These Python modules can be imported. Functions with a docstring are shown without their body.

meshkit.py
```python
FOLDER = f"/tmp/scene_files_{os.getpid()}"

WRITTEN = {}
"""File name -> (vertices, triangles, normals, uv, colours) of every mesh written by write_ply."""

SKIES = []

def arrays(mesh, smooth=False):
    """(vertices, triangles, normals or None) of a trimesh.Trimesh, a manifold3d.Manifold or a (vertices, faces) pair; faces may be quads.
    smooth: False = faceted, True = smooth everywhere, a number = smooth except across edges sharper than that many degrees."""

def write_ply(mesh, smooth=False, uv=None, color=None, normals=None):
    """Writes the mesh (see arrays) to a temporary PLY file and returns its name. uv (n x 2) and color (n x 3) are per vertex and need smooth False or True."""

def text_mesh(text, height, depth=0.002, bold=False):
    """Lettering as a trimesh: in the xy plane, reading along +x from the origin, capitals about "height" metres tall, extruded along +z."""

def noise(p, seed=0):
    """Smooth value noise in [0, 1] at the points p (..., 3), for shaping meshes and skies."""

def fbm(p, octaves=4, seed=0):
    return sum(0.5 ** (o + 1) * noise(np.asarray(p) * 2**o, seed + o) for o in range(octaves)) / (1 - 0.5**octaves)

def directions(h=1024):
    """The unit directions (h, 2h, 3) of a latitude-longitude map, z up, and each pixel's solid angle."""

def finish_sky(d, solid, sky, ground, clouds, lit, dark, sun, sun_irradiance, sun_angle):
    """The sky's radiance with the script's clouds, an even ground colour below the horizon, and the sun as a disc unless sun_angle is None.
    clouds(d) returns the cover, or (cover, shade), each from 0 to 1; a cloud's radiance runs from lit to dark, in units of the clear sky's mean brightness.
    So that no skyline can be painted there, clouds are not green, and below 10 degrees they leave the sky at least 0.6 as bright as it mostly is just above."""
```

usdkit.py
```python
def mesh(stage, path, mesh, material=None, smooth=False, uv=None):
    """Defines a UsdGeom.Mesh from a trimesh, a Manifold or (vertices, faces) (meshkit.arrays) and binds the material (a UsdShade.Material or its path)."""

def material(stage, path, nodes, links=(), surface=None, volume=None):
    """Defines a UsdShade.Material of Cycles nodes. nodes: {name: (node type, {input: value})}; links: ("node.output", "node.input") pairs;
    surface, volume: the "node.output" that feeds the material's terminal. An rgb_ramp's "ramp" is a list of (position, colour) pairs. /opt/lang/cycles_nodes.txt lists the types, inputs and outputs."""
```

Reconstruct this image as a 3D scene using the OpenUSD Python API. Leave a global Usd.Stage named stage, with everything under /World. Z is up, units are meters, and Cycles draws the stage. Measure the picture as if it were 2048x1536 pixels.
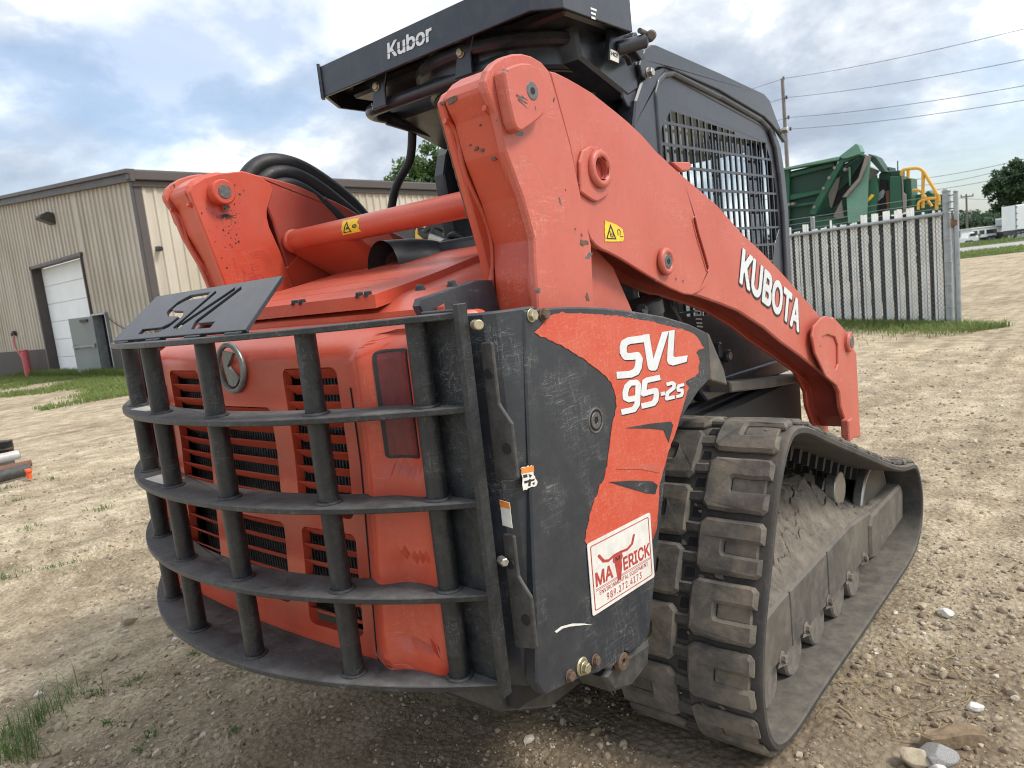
import math, random, glob
import numpy as np, trimesh, usdkit, meshkit
import manifold3d as m3
from shapely.geometry import Polygon, LineString, Point, MultiPolygon, box as sbox
from shapely import affinity, union_all
from pxr import Usd, UsdGeom, UsdLux, UsdShade, Gf, Sdf, Vt

stage = Usd.Stage.CreateInMemory()
world = UsdGeom.Xform.Define(stage, '/World'); stage.SetDefaultPrim(world.GetPrim())
UsdGeom.Xform.Define(stage, '/World/Looks')
rng = np.random.default_rng(7); random.seed(7)

# ------------------------------------------------------------------ camera
F, PITCH, ROLL, YAW = 1478.46, 0.132684, -0.110080, 0.714252       # focal length in pixels of a 2048 px wide picture
CAM = np.array([1.732, -1.80, 1.34])
_fw = np.array([-math.sin(YAW)*math.cos(PITCH), math.cos(YAW)*math.cos(PITCH), -math.sin(PITCH)])
_r0 = np.cross(_fw, [0, 0, 1]); _r0 /= np.linalg.norm(_r0); _u0 = np.cross(_r0, _fw)
_R = math.cos(ROLL)*_r0 + math.sin(ROLL)*_u0; _U = -math.sin(ROLL)*_r0 + math.cos(ROLL)*_u0
cam = UsdGeom.Camera.Define(stage, '/World/camera')
cam.CreateHorizontalApertureAttr(36.0); cam.CreateVerticalApertureAttr(27.0)
cam.CreateFocalLengthAttr(36.0*F/2048); cam.CreateFStopAttr(9.0); cam.CreateFocusDistanceAttr(1.9)
cam.CreateExposureAttr(1.1)
cam.CreateClippingRangeAttr(Gf.Vec2f(0.05, 5000))
_m = Gf.Matrix4d(*_R, 0, *_U, 0, *(-_fw), 0, *CAM, 1)
UsdGeom.Xformable(cam).AddTransformOp().Set(_m)

# ------------------------------------------------------------------ sky and sun
SUN = np.array([0.80, 0.25, 1.0]); SUN /= np.linalg.norm(SUN)
S_EL = math.asin(SUN[2]); S_ROT = math.atan2(SUN[0], SUN[1])
SKY_STRENGTH = 0.09
sun = UsdLux.DistantLight.Define(stage, '/World/sun')
sun.CreateIntensityAttr(0.40); sun.CreateAngleAttr(16.0); sun.CreateColorAttr(Gf.Vec3f(1.0, 0.95, 0.88)); sun.CreateNormalizeAttr(True)
_z = Gf.Vec3d(*SUN); _x = Gf.Cross(Gf.Vec3d(0, 0, 1), _z).GetNormalized(); _y = Gf.Cross(_z, _x)
UsdGeom.Xformable(sun).AddTransformOp().Set(Gf.Matrix4d(*_x, 0, *_y, 0, *_z, 0, 0, 0, 0, 1))
dome = UsdLux.DomeLight.Define(stage, '/World/sky')
dome.GetPrim().SetCustomDataByKey('kind', 'structure')

def sky_material():
    N = {
     'sky': ('sky_texture', {'sky_type': 'single_scattering', 'sun_disc': False, 'sun_elevation': S_EL, 'sun_rotation': S_ROT, 'altitude': 100.0, 'aerosol_density': 1.5}),
     'tc': ('texture_coordinate', {}), 'sep': ('separate_xyz', {}),
     'zc': ('math', {'math_type': 'maximum', 'value2': 0.0}), 'za': ('math', {'math_type': 'add', 'value2': 0.36}),
     'dx': ('math', {'math_type': 'divide'}), 'dy': ('math', {'math_type': 'divide'}), 'cmb': ('combine_xyz', {'z': 3.7}),
     'n1': ('noise_texture', {'scale': 1.15, 'detail': 9.0, 'roughness': 0.56, 'distortion': 0.25}),
     'r1': ('rgb_ramp', {'ramp': [(0.0, (.15, .15, .15)), (0.36, (0.30, 0.30, 0.30)), (0.47, (0.85, 0.85, 0.85)), (0.54, (1, 1, 1))]}),
     'mp2': ('mapping', {'location': (4.3, 1.7, 2.0), 'scale': (1.0, 1.0, 1.0)}),
     'n2': ('noise_texture', {'scale': 2.0, 'detail': 9.0, 'roughness': 0.58, 'distortion': 0.15}),
     'r2': ('rgb_ramp', {'ramp': [(0.34, (2.7, 3.15, 3.85)), (0.44, (3.7, 4.15, 4.8)), (0.51, (5.2, 5.55, 6.0)), (0.57, (8.2, 8.3, 8.5)), (1.0, (9.8, 9.8, 9.8))]}),
     'dot': ('vector_math', {'math_type': 'dot_product', 'vector2': tuple(SUN)}),
     'gl': ('map_range', {'from_min': 0.35, 'from_max': 1.0, 'to_min': 0.90, 'to_max': 1.55, 'clamp': True}),
     'glv': ('vector_math', {'math_type': 'scale'}),
     'mx': ('mix', {'mix_type': 'mix'}),
     'bg': ('background_shader', {'strength': SKY_STRENGTH}),
    }
    L = [('tc.generated', 'sep.vector'), ('sep.z', 'zc.value1'), ('zc.value', 'za.value1'), ('sep.x', 'dx.value1'), ('za.value', 'dx.value2'), ('sep.y', 'dy.value1'), ('za.value', 'dy.value2'),
         ('dx.value', 'cmb.x'), ('dy.value', 'cmb.y'), ('cmb.vector', 'n1.vector'), ('n1.fac', 'r1.fac'), ('cmb.vector', 'mp2.vector'), ('mp2.vector', 'n2.vector'), ('n2.fac', 'r2.fac'),
         ('tc.generated', 'dot.vector1'), ('dot.value', 'gl.value'), ('r2.color', 'glv.vector1'), ('gl.result', 'glv.scale'),
         ('r1.color', 'mx.fac'), ('sky.color', 'mx.color1'), ('glv.vector', 'mx.color2'), ('mx.color', 'bg.color')]
    return usdkit.material(stage, '/World/Looks/cloudy_sky', N, L, surface='bg.background')
UsdShade.MaterialBindingAPI.Apply(dome.GetPrim()).Bind(sky_material())

# ------------------------------------------------------------------ helpers: places
def at(q, x=None, y=None, z=None):
    """The point of the machine or yard that was measured at pixel q of the survey picture, on the given plane."""
    d = _fw + _R*(q[0]-1024)/F - _U*(q[1]-768)/F
    for a, v in enumerate((x, y, z)):
        if v is not None:
            return CAM + d*(v-CAM[a])/d[a]
def px(P):
    d = np.asarray(P, float) - CAM; w = d@_fw
    return np.stack([1024+F*(d@_R)/w, 768-F*(d@_U)/w], -1), w
def yz(L, x):
    return [tuple(at(q, x=x)[1:]) for q in L]
def crop(ox, oy, s, L):
    return [(ox+a*s, oy+b*s) for a, b in L]
GZ = -0.045

# ------------------------------------------------------------------ helpers: the stage
_names = {}
def numbered(parent, name):
    k = (parent, name); n = _names.get(k, 0); _names[k] = n+1
    return f'{parent}/{name}' if n == 0 else f'{parent}/{name}_{n:03d}'
def tag(prim, label=None, cat=None, group=None, kind=None):
    for k, v in (('label', label), ('category', cat), ('group', group), ('kind', kind)):
        if v: prim.SetCustomDataByKey(k, v)
    return prim
_base = {}
def thing(name, label, cat, loc=(0, 0, 0), group=None):
    p = numbered('/World', name); x = UsdGeom.Xform.Define(stage, p)
    x.AddTranslateOp().Set(Gf.Vec3d(*map(float, loc))); tag(x.GetPrim(), label, cat, group)
    _base[p] = np.array(loc, float); return p
def cat_mesh(m):
    if isinstance(m, (list, tuple)):
        m = [x if isinstance(x, trimesh.Trimesh) else tm(x) for x in m]
        return trimesh.util.concatenate(m)
    return m if isinstance(m, trimesh.Trimesh) else tm(m)
def tm(m):
    if isinstance(m, trimesh.Trimesh): return m
    q = m.to_mesh(); return trimesh.Trimesh(np.array(q.vert_properties[:, :3]), np.array(q.tri_verts), process=False)
def obj(name, mesh, mat, parent=None, smooth=False, label=None, cat=None, group=None, kind=None, uv=None):
    """One Mesh prim: a part under parent, or a thing of its own under /World."""
    mesh = cat_mesh(mesh).copy(); p = numbered(parent or '/World', name)
    b = _base.get(parent, np.zeros(3)) if parent else np.zeros(3)
    if parent is None:
        lo, hi = mesh.bounds; b = np.array([(lo[0]+hi[0])/2, (lo[1]+hi[1])/2, lo[2]]) if kind is None else np.zeros(3)
    mesh.apply_translation(-b)
    g = usdkit.mesh(stage, p, mesh, mat, smooth=smooth, uv=uv)
    if parent is None and kind is None: UsdGeom.Xformable(g).AddTranslateOp().Set(Gf.Vec3d(*map(float, b)))
    _base[p] = b
    tag(g.GetPrim(), label, cat, group, kind); return p

# ------------------------------------------------------------------ helpers: shapes
def hull(P): return trimesh.Trimesh(*(lambda h: (h.vertices, h.faces))(trimesh.convex.convex_hull(np.asarray(P, float))), process=False)
def cbox(c, s, b=0.004):
    c = np.array(c, float); h = np.array(s, float)/2; b = min(b, h.min()*0.9); P = []
    for sx in (-1, 1):
        for sy in (-1, 1):
            for sz in (-1, 1):
                sg = np.array([sx, sy, sz])
                for k in range(3):
                    q = h-b; q[k] = h[k]; P.append(c+sg*q)
    return hull(P)
def bx(x0, x1, y0, y1, z0, z1, b=0.004): return cbox(((x0+x1)/2, (y0+y1)/2, (z0+z1)/2), (abs(x1-x0), abs(y1-y0), abs(z1-z0)), b)
def frame(t):
    t = np.asarray(t, float)/np.linalg.norm(t); a = np.array([0, 0, 1.0]) if abs(t[2]) < .9 else np.array([1.0, 0, 0])
    u = np.cross(a, t); u /= np.linalg.norm(u); return u, np.cross(t, u), t
def cyl(p0, p1, r, n=24, c=0.0, r1=None):
    p0, p1 = np.array(p0, float), np.array(p1, float); u, v, t = frame(p1-p0); r1 = r if r1 is None else r1
    a = np.arange(n)*2*np.pi/n; ring = np.cos(a)[:, None]*u+np.sin(a)[:, None]*v; P = []
    if c: P += [p0+ring*(r-c), p0+t*c+ring*r, p1-t*c+ring*r1, p1+ring*(r1-c)]
    else: P += [p0+ring*r, p1+ring*r1]
    return hull(np.vstack(P))
def hexbolt(p, d, r=0.011, h=0.009):
    p = np.array(p, float); d = np.array(d, float)/np.linalg.norm(d)
    return trimesh.util.concatenate([cyl(p, p+d*.003, r*1.25, 20, .0008), cyl(p+d*.002, p+d*h, r, 6, .0016)])
def tube(P, r, n=14, caps=True, closed=False):
    P = np.asarray(P, float); R = np.broadcast_to(np.asarray(r, float), (len(P),))
    T = np.gradient(P, axis=0) if not closed else np.roll(P, -1, 0)-np.roll(P, 1, 0)
    T /= np.linalg.norm(T, axis=1, keepdims=True)
    u, _, _ = frame(T[0]); U = []
    for t in T:
        u = u-t*(u@t); u /= np.linalg.norm(u); U.append(u)
    U = np.array(U); V = np.cross(T, U); a = np.arange(n)*2*np.pi/n
    v = P[:, None]+R[:, None, None]*(np.cos(a)[None, :, None]*U[:, None]+np.sin(a)[None, :, None]*V[:, None])
    m = len(P); f = []
    for i in range(m if closed else m-1):
        for j in range(n):
            A, B = i*n+j, i*n+(j+1) % n; C, D = ((i+1) % m)*n+(j+1) % n, ((i+1) % m)*n+j
            f += [(A, B, C), (A, C, D)]
    v = v.reshape(-1, 3)
    if caps and not closed:
        k = len(v); v = np.vstack([v, P[0], P[-1]])
        for j in range(n):
            f += [(k, (j+1) % n, j), (k+1, (m-1)*n+j, (m-1)*n+(j+1) % n)]
    return trimesh.Trimesh(v, np.array(f), process=False)
def spline(P, n=40):
    from scipy.interpolate import CubicSpline
    P = np.asarray(P, float); s = np.r_[0, np.cumsum(np.linalg.norm(np.diff(P, axis=0), axis=1))]
    return CubicSpline(s, P)(np.linspace(0, s[-1], n))
def bend(P, r, n=6):
    """Polyline with its corners rounded to radius r."""
    P = [np.array(p, float) for p in P]; out = [P[0]]
    for a, b, c in zip(P, P[1:], P[2:]):
        d0, d1 = a-b, c-b; l0, l1 = np.linalg.norm(d0), np.linalg.norm(d1); k = min(r, .48*l0, .48*l1)
        s, e = b+d0/l0*k, b+d1/l1*k
        out += [(1-t)**2*s+2*t*(1-t)*b+t*t*e for t in np.linspace(0, 1, n)]
    return np.array(out+[P[-1]])
def signed(P):
    P = np.asarray(P); x, y = P[:, 0], P[:, 1]; return .5*np.sum(x*np.roll(y, -1)-np.roll(x, -1)*y)
def clean(P, tol=1e-4):
    g = Polygon(P).buffer(0)
    if g.geom_type != 'Polygon': g = max(g.geoms, key=lambda q: q.area)
    return g.simplify(tol)
def slab(P, h0, h1, b=0.003, to=lambda a, b, h: (h, a, b)):
    """A polygon (2D points or shapely) given thickness from h0 to h1, with chamfered rims; to() places (a, b, h) in space. Default: outline in (y, z), thickness along x."""
    g = P if hasattr(P, 'geom_type') else clean(P)
    polys = [g] if g.geom_type == 'Polygon' else list(g.geoms); out = []
    for g in polys:
        if g.geom_type != 'Polygon' or g.is_empty or g.area < 1e-9: continue
        rings = [np.array(g.exterior.coords)[:-1]]+[np.array(r.coords)[:-1] for r in g.interiors]
        rings = [r if (signed(r) > 0) == (i == 0) else r[::-1] for i, r in enumerate(rings)]
        ins = []
        for r in rings:
            e = np.roll(r, -1, 0)-r; e /= np.linalg.norm(e, axis=1, keepdims=True)+1e-12; nn = np.stack([-e[:, 1], e[:, 0]], 1)
            m = nn+np.roll(nn, 1, 0); ln = np.linalg.norm(m, axis=1, keepdims=True); m /= ln+1e-9
            k = np.minimum(1/np.maximum((m*nn).sum(1), .35), 2.0)[:, None]
            ins.append(r+m*k*b)
        cap = Polygon(ins[0], ins[1:])
        try:
            v2, f2 = trimesh.creation.triangulate_polygon(Polygon(rings[0], rings[1:]), engine='earcut')
        except Exception: continue
        flat, flati = np.vstack(rings), np.vstack(ins)
        from scipy.spatial import cKDTree
        idx = cKDTree(flat).query(v2)[1]; f2 = idx[f2]; n = len(flat)
        sg = 1 if h1 > h0 else -1
        V = np.vstack([np.c_[flati, np.full(n, h0)], np.c_[flat, np.full(n, h0+sg*b)], np.c_[flat, np.full(n, h1-sg*b)], np.c_[flati, np.full(n, h1)]])
        a = flat[f2]; cr = (a[:, 1, 0]-a[:, 0, 0])*(a[:, 2, 1]-a[:, 0, 1])-(a[:, 1, 1]-a[:, 0, 1])*(a[:, 2, 0]-a[:, 0, 0])
        f2 = np.where((cr > 0)[:, None], f2, f2[:, ::-1])
        Fc = [f2[:, ::-1], f2+3*n]; o = 0
        for r in rings:
            i = np.arange(len(r))+o; j = np.roll(i, -1); o += len(r)
            for l in range(3):
                Fc += [np.stack([i+l*n, j+l*n, j+(l+1)*n], 1), np.stack([i+l*n, j+(l+1)*n, i+(l+1)*n], 1)]
        W = np.array([to(*p) for p in V]); m = trimesh.Trimesh(W, np.vstack(Fc), process=False)
        if m.volume < 0: m.invert()
        out.append(m)
    return trimesh.util.concatenate(out)
def plan(P, z0, z1, b=0.003): return slab(P, z0, z1, b, to=lambda a, c, h: (a, c, h))
def elev(P, y0, y1, b=0.003): return slab(P, y0, y1, b, to=lambda a, c, h: (a, h, c))
def flat_on(shape, o, u, v, h=0.0012):
    """Flat print: a shapely shape in local (u, v) units, a sticker h thick."""
    o, u, v = (np.array(q, float) for q in (o, u, v)); n = np.cross(u, v); n /= np.linalg.norm(n); out = []
    for g in getattr(shape, 'geoms', [shape]):
        if g.geom_type != 'Polygon' or g.area < 1e-10: continue
        m = trimesh.creation.extrude_polygon(g, 1.0, engine='earcut'); q = m.vertices
        out.append(trimesh.Trimesh(o+q[:, :1]*u+q[:, 1:2]*v+q[:, 2:]*n*h, m.faces, process=False))
    return trimesh.util.concatenate(out)
_font = {}
def text_shape(text, bold=0, tracking=0):
    """Lettering as a shape: capitals 1 unit tall, reading along +x from the origin."""
    from PIL import Image, ImageDraw, ImageFont
    font = _font.setdefault(0, ImageFont.truetype(glob.glob('/opt/blender-*/*/datafiles/fonts/Inter.woff2')[0], 96))
    out, cx = [], 0
    for ch in text:
        w = font.getlength(ch)
        if ch != ' ':
            x0, y0, x1, y1 = font.getbbox(ch, anchor='ls', stroke_width=bold)
            im = Image.new('L', (x1-x0+8, y1-y0+8)); ImageDraw.Draw(im).text((4-x0, 4-y0), ch, 255, font, anchor='ls', stroke_width=bold)
            on = np.pad(np.asarray(im) > 127, ((0, 0), (1, 1))).astype(np.int8); d = np.diff(on, axis=1)
            rows, st = np.nonzero(d == 1); en = np.nonzero(d == -1)[1]
            s = union_all([sbox(a, -r-1, e, -r) for a, e, r in zip(st, en, rows)]).buffer(.6).buffer(-.6).simplify(.7)
            out.append(affinity.affine_transform(s, [1/70, 0, 0, 1/70, (cx-4+x0)/70, (4-y0)/70]))
        cx += w+tracking
    return union_all(out)
def strokes(L, w, cap='flat', join='round'):
    return union_all([LineString(l).buffer(w/2, cap_style=cap, join_style=join, quad_segs=5) for l in L])
def fillet(P, r): return Polygon(P).buffer(-r).buffer(2*r).buffer(-r) if r > 0 else Polygon(P)
def circ(c, r, n=28): a = np.arange(n)*2*np.pi/n; return Polygon(np.c_[c[0]+r*np.cos(a), c[1]+r*np.sin(a)])
def warp(shape, fn):
    from shapely.ops import transform
    return transform(lambda x, y, z=None: tuple(np.array([fn(a, b) for a, b in zip(x, y)]).T), shape)
def seg(shape, l): return shape.segmentize(l)

# ------------------------------------------------------------------ materials
MAT = {}
def mat(name, N, L, surface='p.BSDF'):
    MAT[name] = usdkit.material(stage, f'/World/Looks/{name}', N, L, surface=surface); return MAT[name]
def plain(name, c, rough=.5, metal=0., var=.12, scale=30., bump=0.):
    N = {'g': ('geometry', {}), 'n': ('noise_texture', {'scale': scale, 'detail': 5.0, 'roughness': .6}),
         'r': ('rgb_ramp', {'ramp': [(.25, tuple(np.array(c)*(1-var))), (.75, tuple(np.array(c)*(1+var)))]}),
         'rr': ('map_range', {'from_min': .2, 'from_max': .8, 'to_min': max(.05, rough-.1), 'to_max': min(1, rough+.1)}),
         'b': ('bump', {'strength': max(bump, 1e-4), 'distance': .01}), 'p': ('principled_bsdf', {'metallic': metal})}
    L = [('g.position', 'n.vector'), ('n.fac', 'r.fac'), ('r.color', 'p.base_color'), ('n.fac', 'rr.value'), ('rr.result', 'p.roughness')]
    if bump: L += [('n.fac', 'b.height'), ('b.normal', 'p.normal')]
    return mat(name, N, L)
def paint(name, c, fade=None, rough=.42, dust=.35, dustc=(.20, .175, .14), scratch=(.5, .3, .25), samt=.5, sthr=.0035, grime=.25, chips=.0, coat=0., bumpy=.04, rust=0., topdust=.6):
    """Worn paint: faded patches, fine curved scratches in two directions, dust that settles on upward faces, grime in patches, chipped spots."""
    c = np.array(c); fade = c if fade is None else np.array(fade)
    N = {'g': ('geometry', {}),
      'n': ('noise_texture', {'scale': 3.0, 'detail': 6.0, 'roughness': .62}), 'fr': ('map_range', {'from_min': .35, 'from_max': .65, 'clamp': True}),
      'col': ('mix', {'color1': tuple(c), 'color2': tuple(fade)}),
      'n2': ('noise_texture', {'scale': 55.0, 'detail': 6.0, 'roughness': .7}), 'gr': ('map_range', {'from_min': .50, 'from_max': .78, 'to_min': 0., 'to_max': grime, 'clamp': True}),
      'col2': ('mix', {'color2': tuple(np.array(dustc)*.5)}),
      'v0': ('vector_math', {'math_type': 'scale', 'scale': 1.0}),
      'ma': ('mapping', {'rotation': (.55, .3, .25), 'scale': (9, 2.2, 34)}), 'na': ('noise_texture', {'scale': 1.6, 'detail': 3.0, 'roughness': .55}),
      'mb': ('mapping', {'rotation': (-.8, -.4, .6), 'scale': (12, 30, 4.)}), 'nb': ('noise_texture', {'scale': 1.9, 'detail': 3.5, 'roughness': .6}),
      'mc': ('mapping', {'rotation': (1.3, .2, -.5), 'scale': (10, 6, 60)}), 'nc': ('noise_texture', {'scale': 2.6, 'detail': 4., 'roughness': .6}),
      'aa': ('math', {'math_type': 'subtract', 'value2': .5}), 'ab': ('math', {'math_type': 'absolute'}), 'ac': ('math', {'math_type': 'less_than', 'value2': sthr}),
      'ba': ('math', {'math_type': 'subtract', 'value2': .5}), 'bb': ('math', {'math_type': 'absolute'}), 'bc': ('math', {'math_type': 'less_than', 'value2': sthr*.9}),
      'ca': ('math', {'math_type': 'subtract', 'value2': .5}), 'cb': ('math', {'math_type': 'absolute'}), 'cc': ('math', {'math_type': 'less_than', 'value2': sthr*.9}),
      'mk': ('noise_texture', {'scale': 7.0, 'detail': 4.0}), 'mkr': ('map_range', {'from_min': .48, 'from_max': .70, 'to_min': .0, 'to_max': 1.0, 'clamp': True}),
      's1': ('math', {'math_type': 'maximum'}), 's2': ('math', {'math_type': 'maximum'}), 's3': ('math', {'math_type': 'multiply'}), 's4': ('math', {'math_type': 'multiply', 'value2': samt}),
      'col3': ('mix', {'color2': tuple(scratch)}),
      'sep': ('separate_xyz', {}), 'up': ('map_range', {'from_min': .35, 'from_max': 1.0, 'to_min': 0., 'to_max': topdust, 'clamp': True}),
      'n3': ('noise_texture', {'scale': 14.0, 'detail': 7.0, 'roughness': .7}), 'dr': ('map_range', {'from_min': .3, 'from_max': .65, 'to_min': .25, 'to_max': 1., 'clamp': True}),
      'du': ('math', {'math_type': 'multiply'}), 'dm': ('map_range', {'from_min': .45, 'from_max': .85, 'to_min': 0., 'to_max': dust, 'clamp': True}), 'dd': ('math', {'math_type': 'maximum'}),
      'col4': ('mix', {'color2': tuple(dustc)}),
      'n4': ('noise_texture', {'scale': 16.0, 'detail': 5.0, 'roughness': .55}), 'ch': ('map_range', {'from_min': .735-.03*chips, 'from_max': .75-.03*chips, 'to_min': 0., 'to_max': min(1., chips*2), 'clamp': True}),
      'col5': ('mix', {'color2': (.045, .035, .03)}),
      'rr': ('map_range', {'from_min': 0., 'from_max': .6, 'to_min': rough, 'to_max': .85, 'clamp': True}),
      'b': ('bump', {'strength': bumpy, 'distance': .01}), 'p': ('principled_bsdf', {'coat_weight': coat, 'coat_roughness': .2})}
    P = lambda a, b: (a, b)
    L = [P('g.position', k+'.vector') for k in ('n', 'n2', 'ma', 'mb', 'mc', 'mk', 'n3', 'n4')]
    L += [('n.fac', 'fr.value'), ('fr.result', 'col.fac'), ('n2.fac', 'gr.value'), ('gr.result', 'col2.fac'), ('col.color', 'col2.color1'),
      ('ma.vector', 'na.vector'), ('mb.vector', 'nb.vector'), ('mc.vector', 'nc.vector')]
    for a, n in (('a', 'na'), ('b', 'nb'), ('c', 'nc')): L += [(n+'.fac', a+'a.value1'), (a+'a.value', a+'b.value1'), (a+'b.value', a+'c.value1')]
    L += [('mk.fac', 'mkr.value'), ('ac.value', 's1.value1'), ('bc.value', 's1.value2'), ('s1.value', 's2.value1'), ('cc.value', 's2.value2'), ('s2.value', 's3.value1'), ('mkr.result', 's3.value2'), ('s3.value', 's4.value1'),
      ('s4.value', 'col3.fac'), ('col2.color', 'col3.color1'), ('g.normal', 'sep.vector'), ('sep.z', 'up.value'), ('n3.fac', 'dr.value'), ('up.result', 'du.value1'), ('dr.result', 'du.value2'),
      ('n3.fac', 'dm.value'), ('du.value', 'dd.value1'), ('dm.result', 'dd.value2'), ('dd.value', 'col4.fac'), ('col3.color', 'col4.color1'),
      ('n4.fac', 'ch.value'), ('ch.result', 'col5.fac'), ('col4.color', 'col5.color1'), ('col5.color', 'p.base_color'), ('dd.value', 'rr.value'), ('rr.result', 'p.roughness'), ('n2.fac', 'b.height'), ('b.normal', 'p.normal')]
    return mat(name, N, L)

ORANGE = paint('orange_paint', (.44, .052, .022), (.48, .075, .038), rough=.36, dust=.10, scratch=(.75, .32, .22), samt=.5, sthr=.0028, grime=.20, chips=.25, coat=.15, topdust=.15)
ARM = paint('faded_orange_paint', (.42, .080, .050), (.46, .108, .074), rough=.45, dust=.12, scratch=(.76, .36, .27), samt=.5, sthr=.0040, grime=.25, chips=.8, topdust=.12)
paint('grimy_shaded_orange_paint', (.30, .035, .018), (.36, .05, .03), rough=.5, dust=.2, scratch=(.5, .2, .15), samt=.3, sthr=.002, grime=.55, chips=.5, topdust=.3)  # grimy arm orange, with the shade under and inside the arms put into its colour
BLACK = paint('black_guard_paint', (.0065, .008, .009), (.010, .012, .013), rough=.42, dust=.14, dustc=(.155, .150, .145), scratch=(.22, .22, .21), samt=.5, sthr=.004, grime=.30, bumpy=.35, topdust=.80)
PANEL = paint('dark_panel_paint', (.0145, .018, .0235), (.021, .025, .031), rough=.46, dust=.18, dustc=(.13, .125, .115), scratch=(.30, .30, .30), samt=.55, sthr=.006, grime=.25, bumpy=.10, topdust=.4)
CABM = paint('cab_black_paint', (.011, .0135, .019), (.018, .021, .028), rough=.33, dust=.15, dustc=(.12, .12, .12), scratch=(.2, .2, .2), samt=.3, sthr=.002, grime=.15, bumpy=.03, topdust=.3, coat=.2)
plain('weld_grey', (.045, .045, .045), .6, .2, .7, 60, .3); plain('roller_steel', (.15, .135, .115), .7, .2, .35, 40, .15); plain('steel', (.36, .35, .32), .42, .85, .25, 60, .1); plain('zinc_bolt', (.42, .38, .25), .42, .8, .3, 80, .1); plain('rusty_bolt', (.13, .085, .06), .75, .4, .4, 90, .3)
plain('bare_pin', (.13, .125, .12), .5, .6, .3, 80, .2); plain('dark_void', (.006, .006, .007), .8); plain('rubber_hose', (.012, .012, .013), .55, 0, .3, 60, .15)
plain('white_print_plain', (.7, .7, .7), .5); paint('white_print', (.62, .65, .66), (.56, .58, .58), rough=.5, dust=.18, dustc=(.40, .36, .31), scratch=(.40, .16, .10), samt=.55, sthr=.005, grime=.25, chips=.6, topdust=.2); plain('black_print', (.014, .015, .017), .5, 0, .3, 40); plain('yellow_sticker', (.68, .47, .02), .5, 0, .15, 30)
plain('red_print', (.36, .045, .035), .6, 0, .25, 60); plain('orange_sticker', (.62, .20, .03), .55, 0, .2, 60); plain('sticker_white', (.60, .59, .54), .6, 0, .14, 30)
plain('grey_print', (.30, .28, .26), .6, 0, .3, 60); plain('dull_red_lens', (.13, .018, .020), .35, 0, .25, 40); plain('badge_metal', (.20, .21, .20), .38, .6, .2, 50, .05)
plain('hinge_steel', (.060, .058, .054), .62, .3, .5, 30, .3); plain('screen_black', (.010, .010, .011), .6, 0, .3, 60); plain('fin_metal', (.13, .13, .125), .5, .4, .3, 60)
plain('plastic_black', (.020, .022, .024), .42, 0, .25, 40, .05); plain('seat_vinyl', (.02, .02, .022), .6, 0, .2, 30)
N = {'g': ('geometry', {}), 'n': ('noise_texture', {'scale': 9.0, 'detail': 8.0, 'roughness': .68}), 'r': ('rgb_ramp', {'ramp': [(.25, (.028, .026, .025)), (.48, (.052, .047, .042)), (.62, (.095, .082, .065)), (.8, (.15, .125, .095))]}),
     'n2': ('noise_texture', {'scale': 70.0, 'detail': 5.0, 'roughness': .7}), 'b': ('bump', {'strength': .30, 'distance': .006}), 'p': ('principled_bsdf', {'roughness': .78})}
paint('dusty_rubber', (.020, .020, .020), (.042, .038, .034), rough=.7, dust=.32, dustc=(.16, .14, .11), scratch=(.16, .14, .12), samt=.4, sthr=.006, grime=.3, bumpy=.25, topdust=.85)
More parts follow.
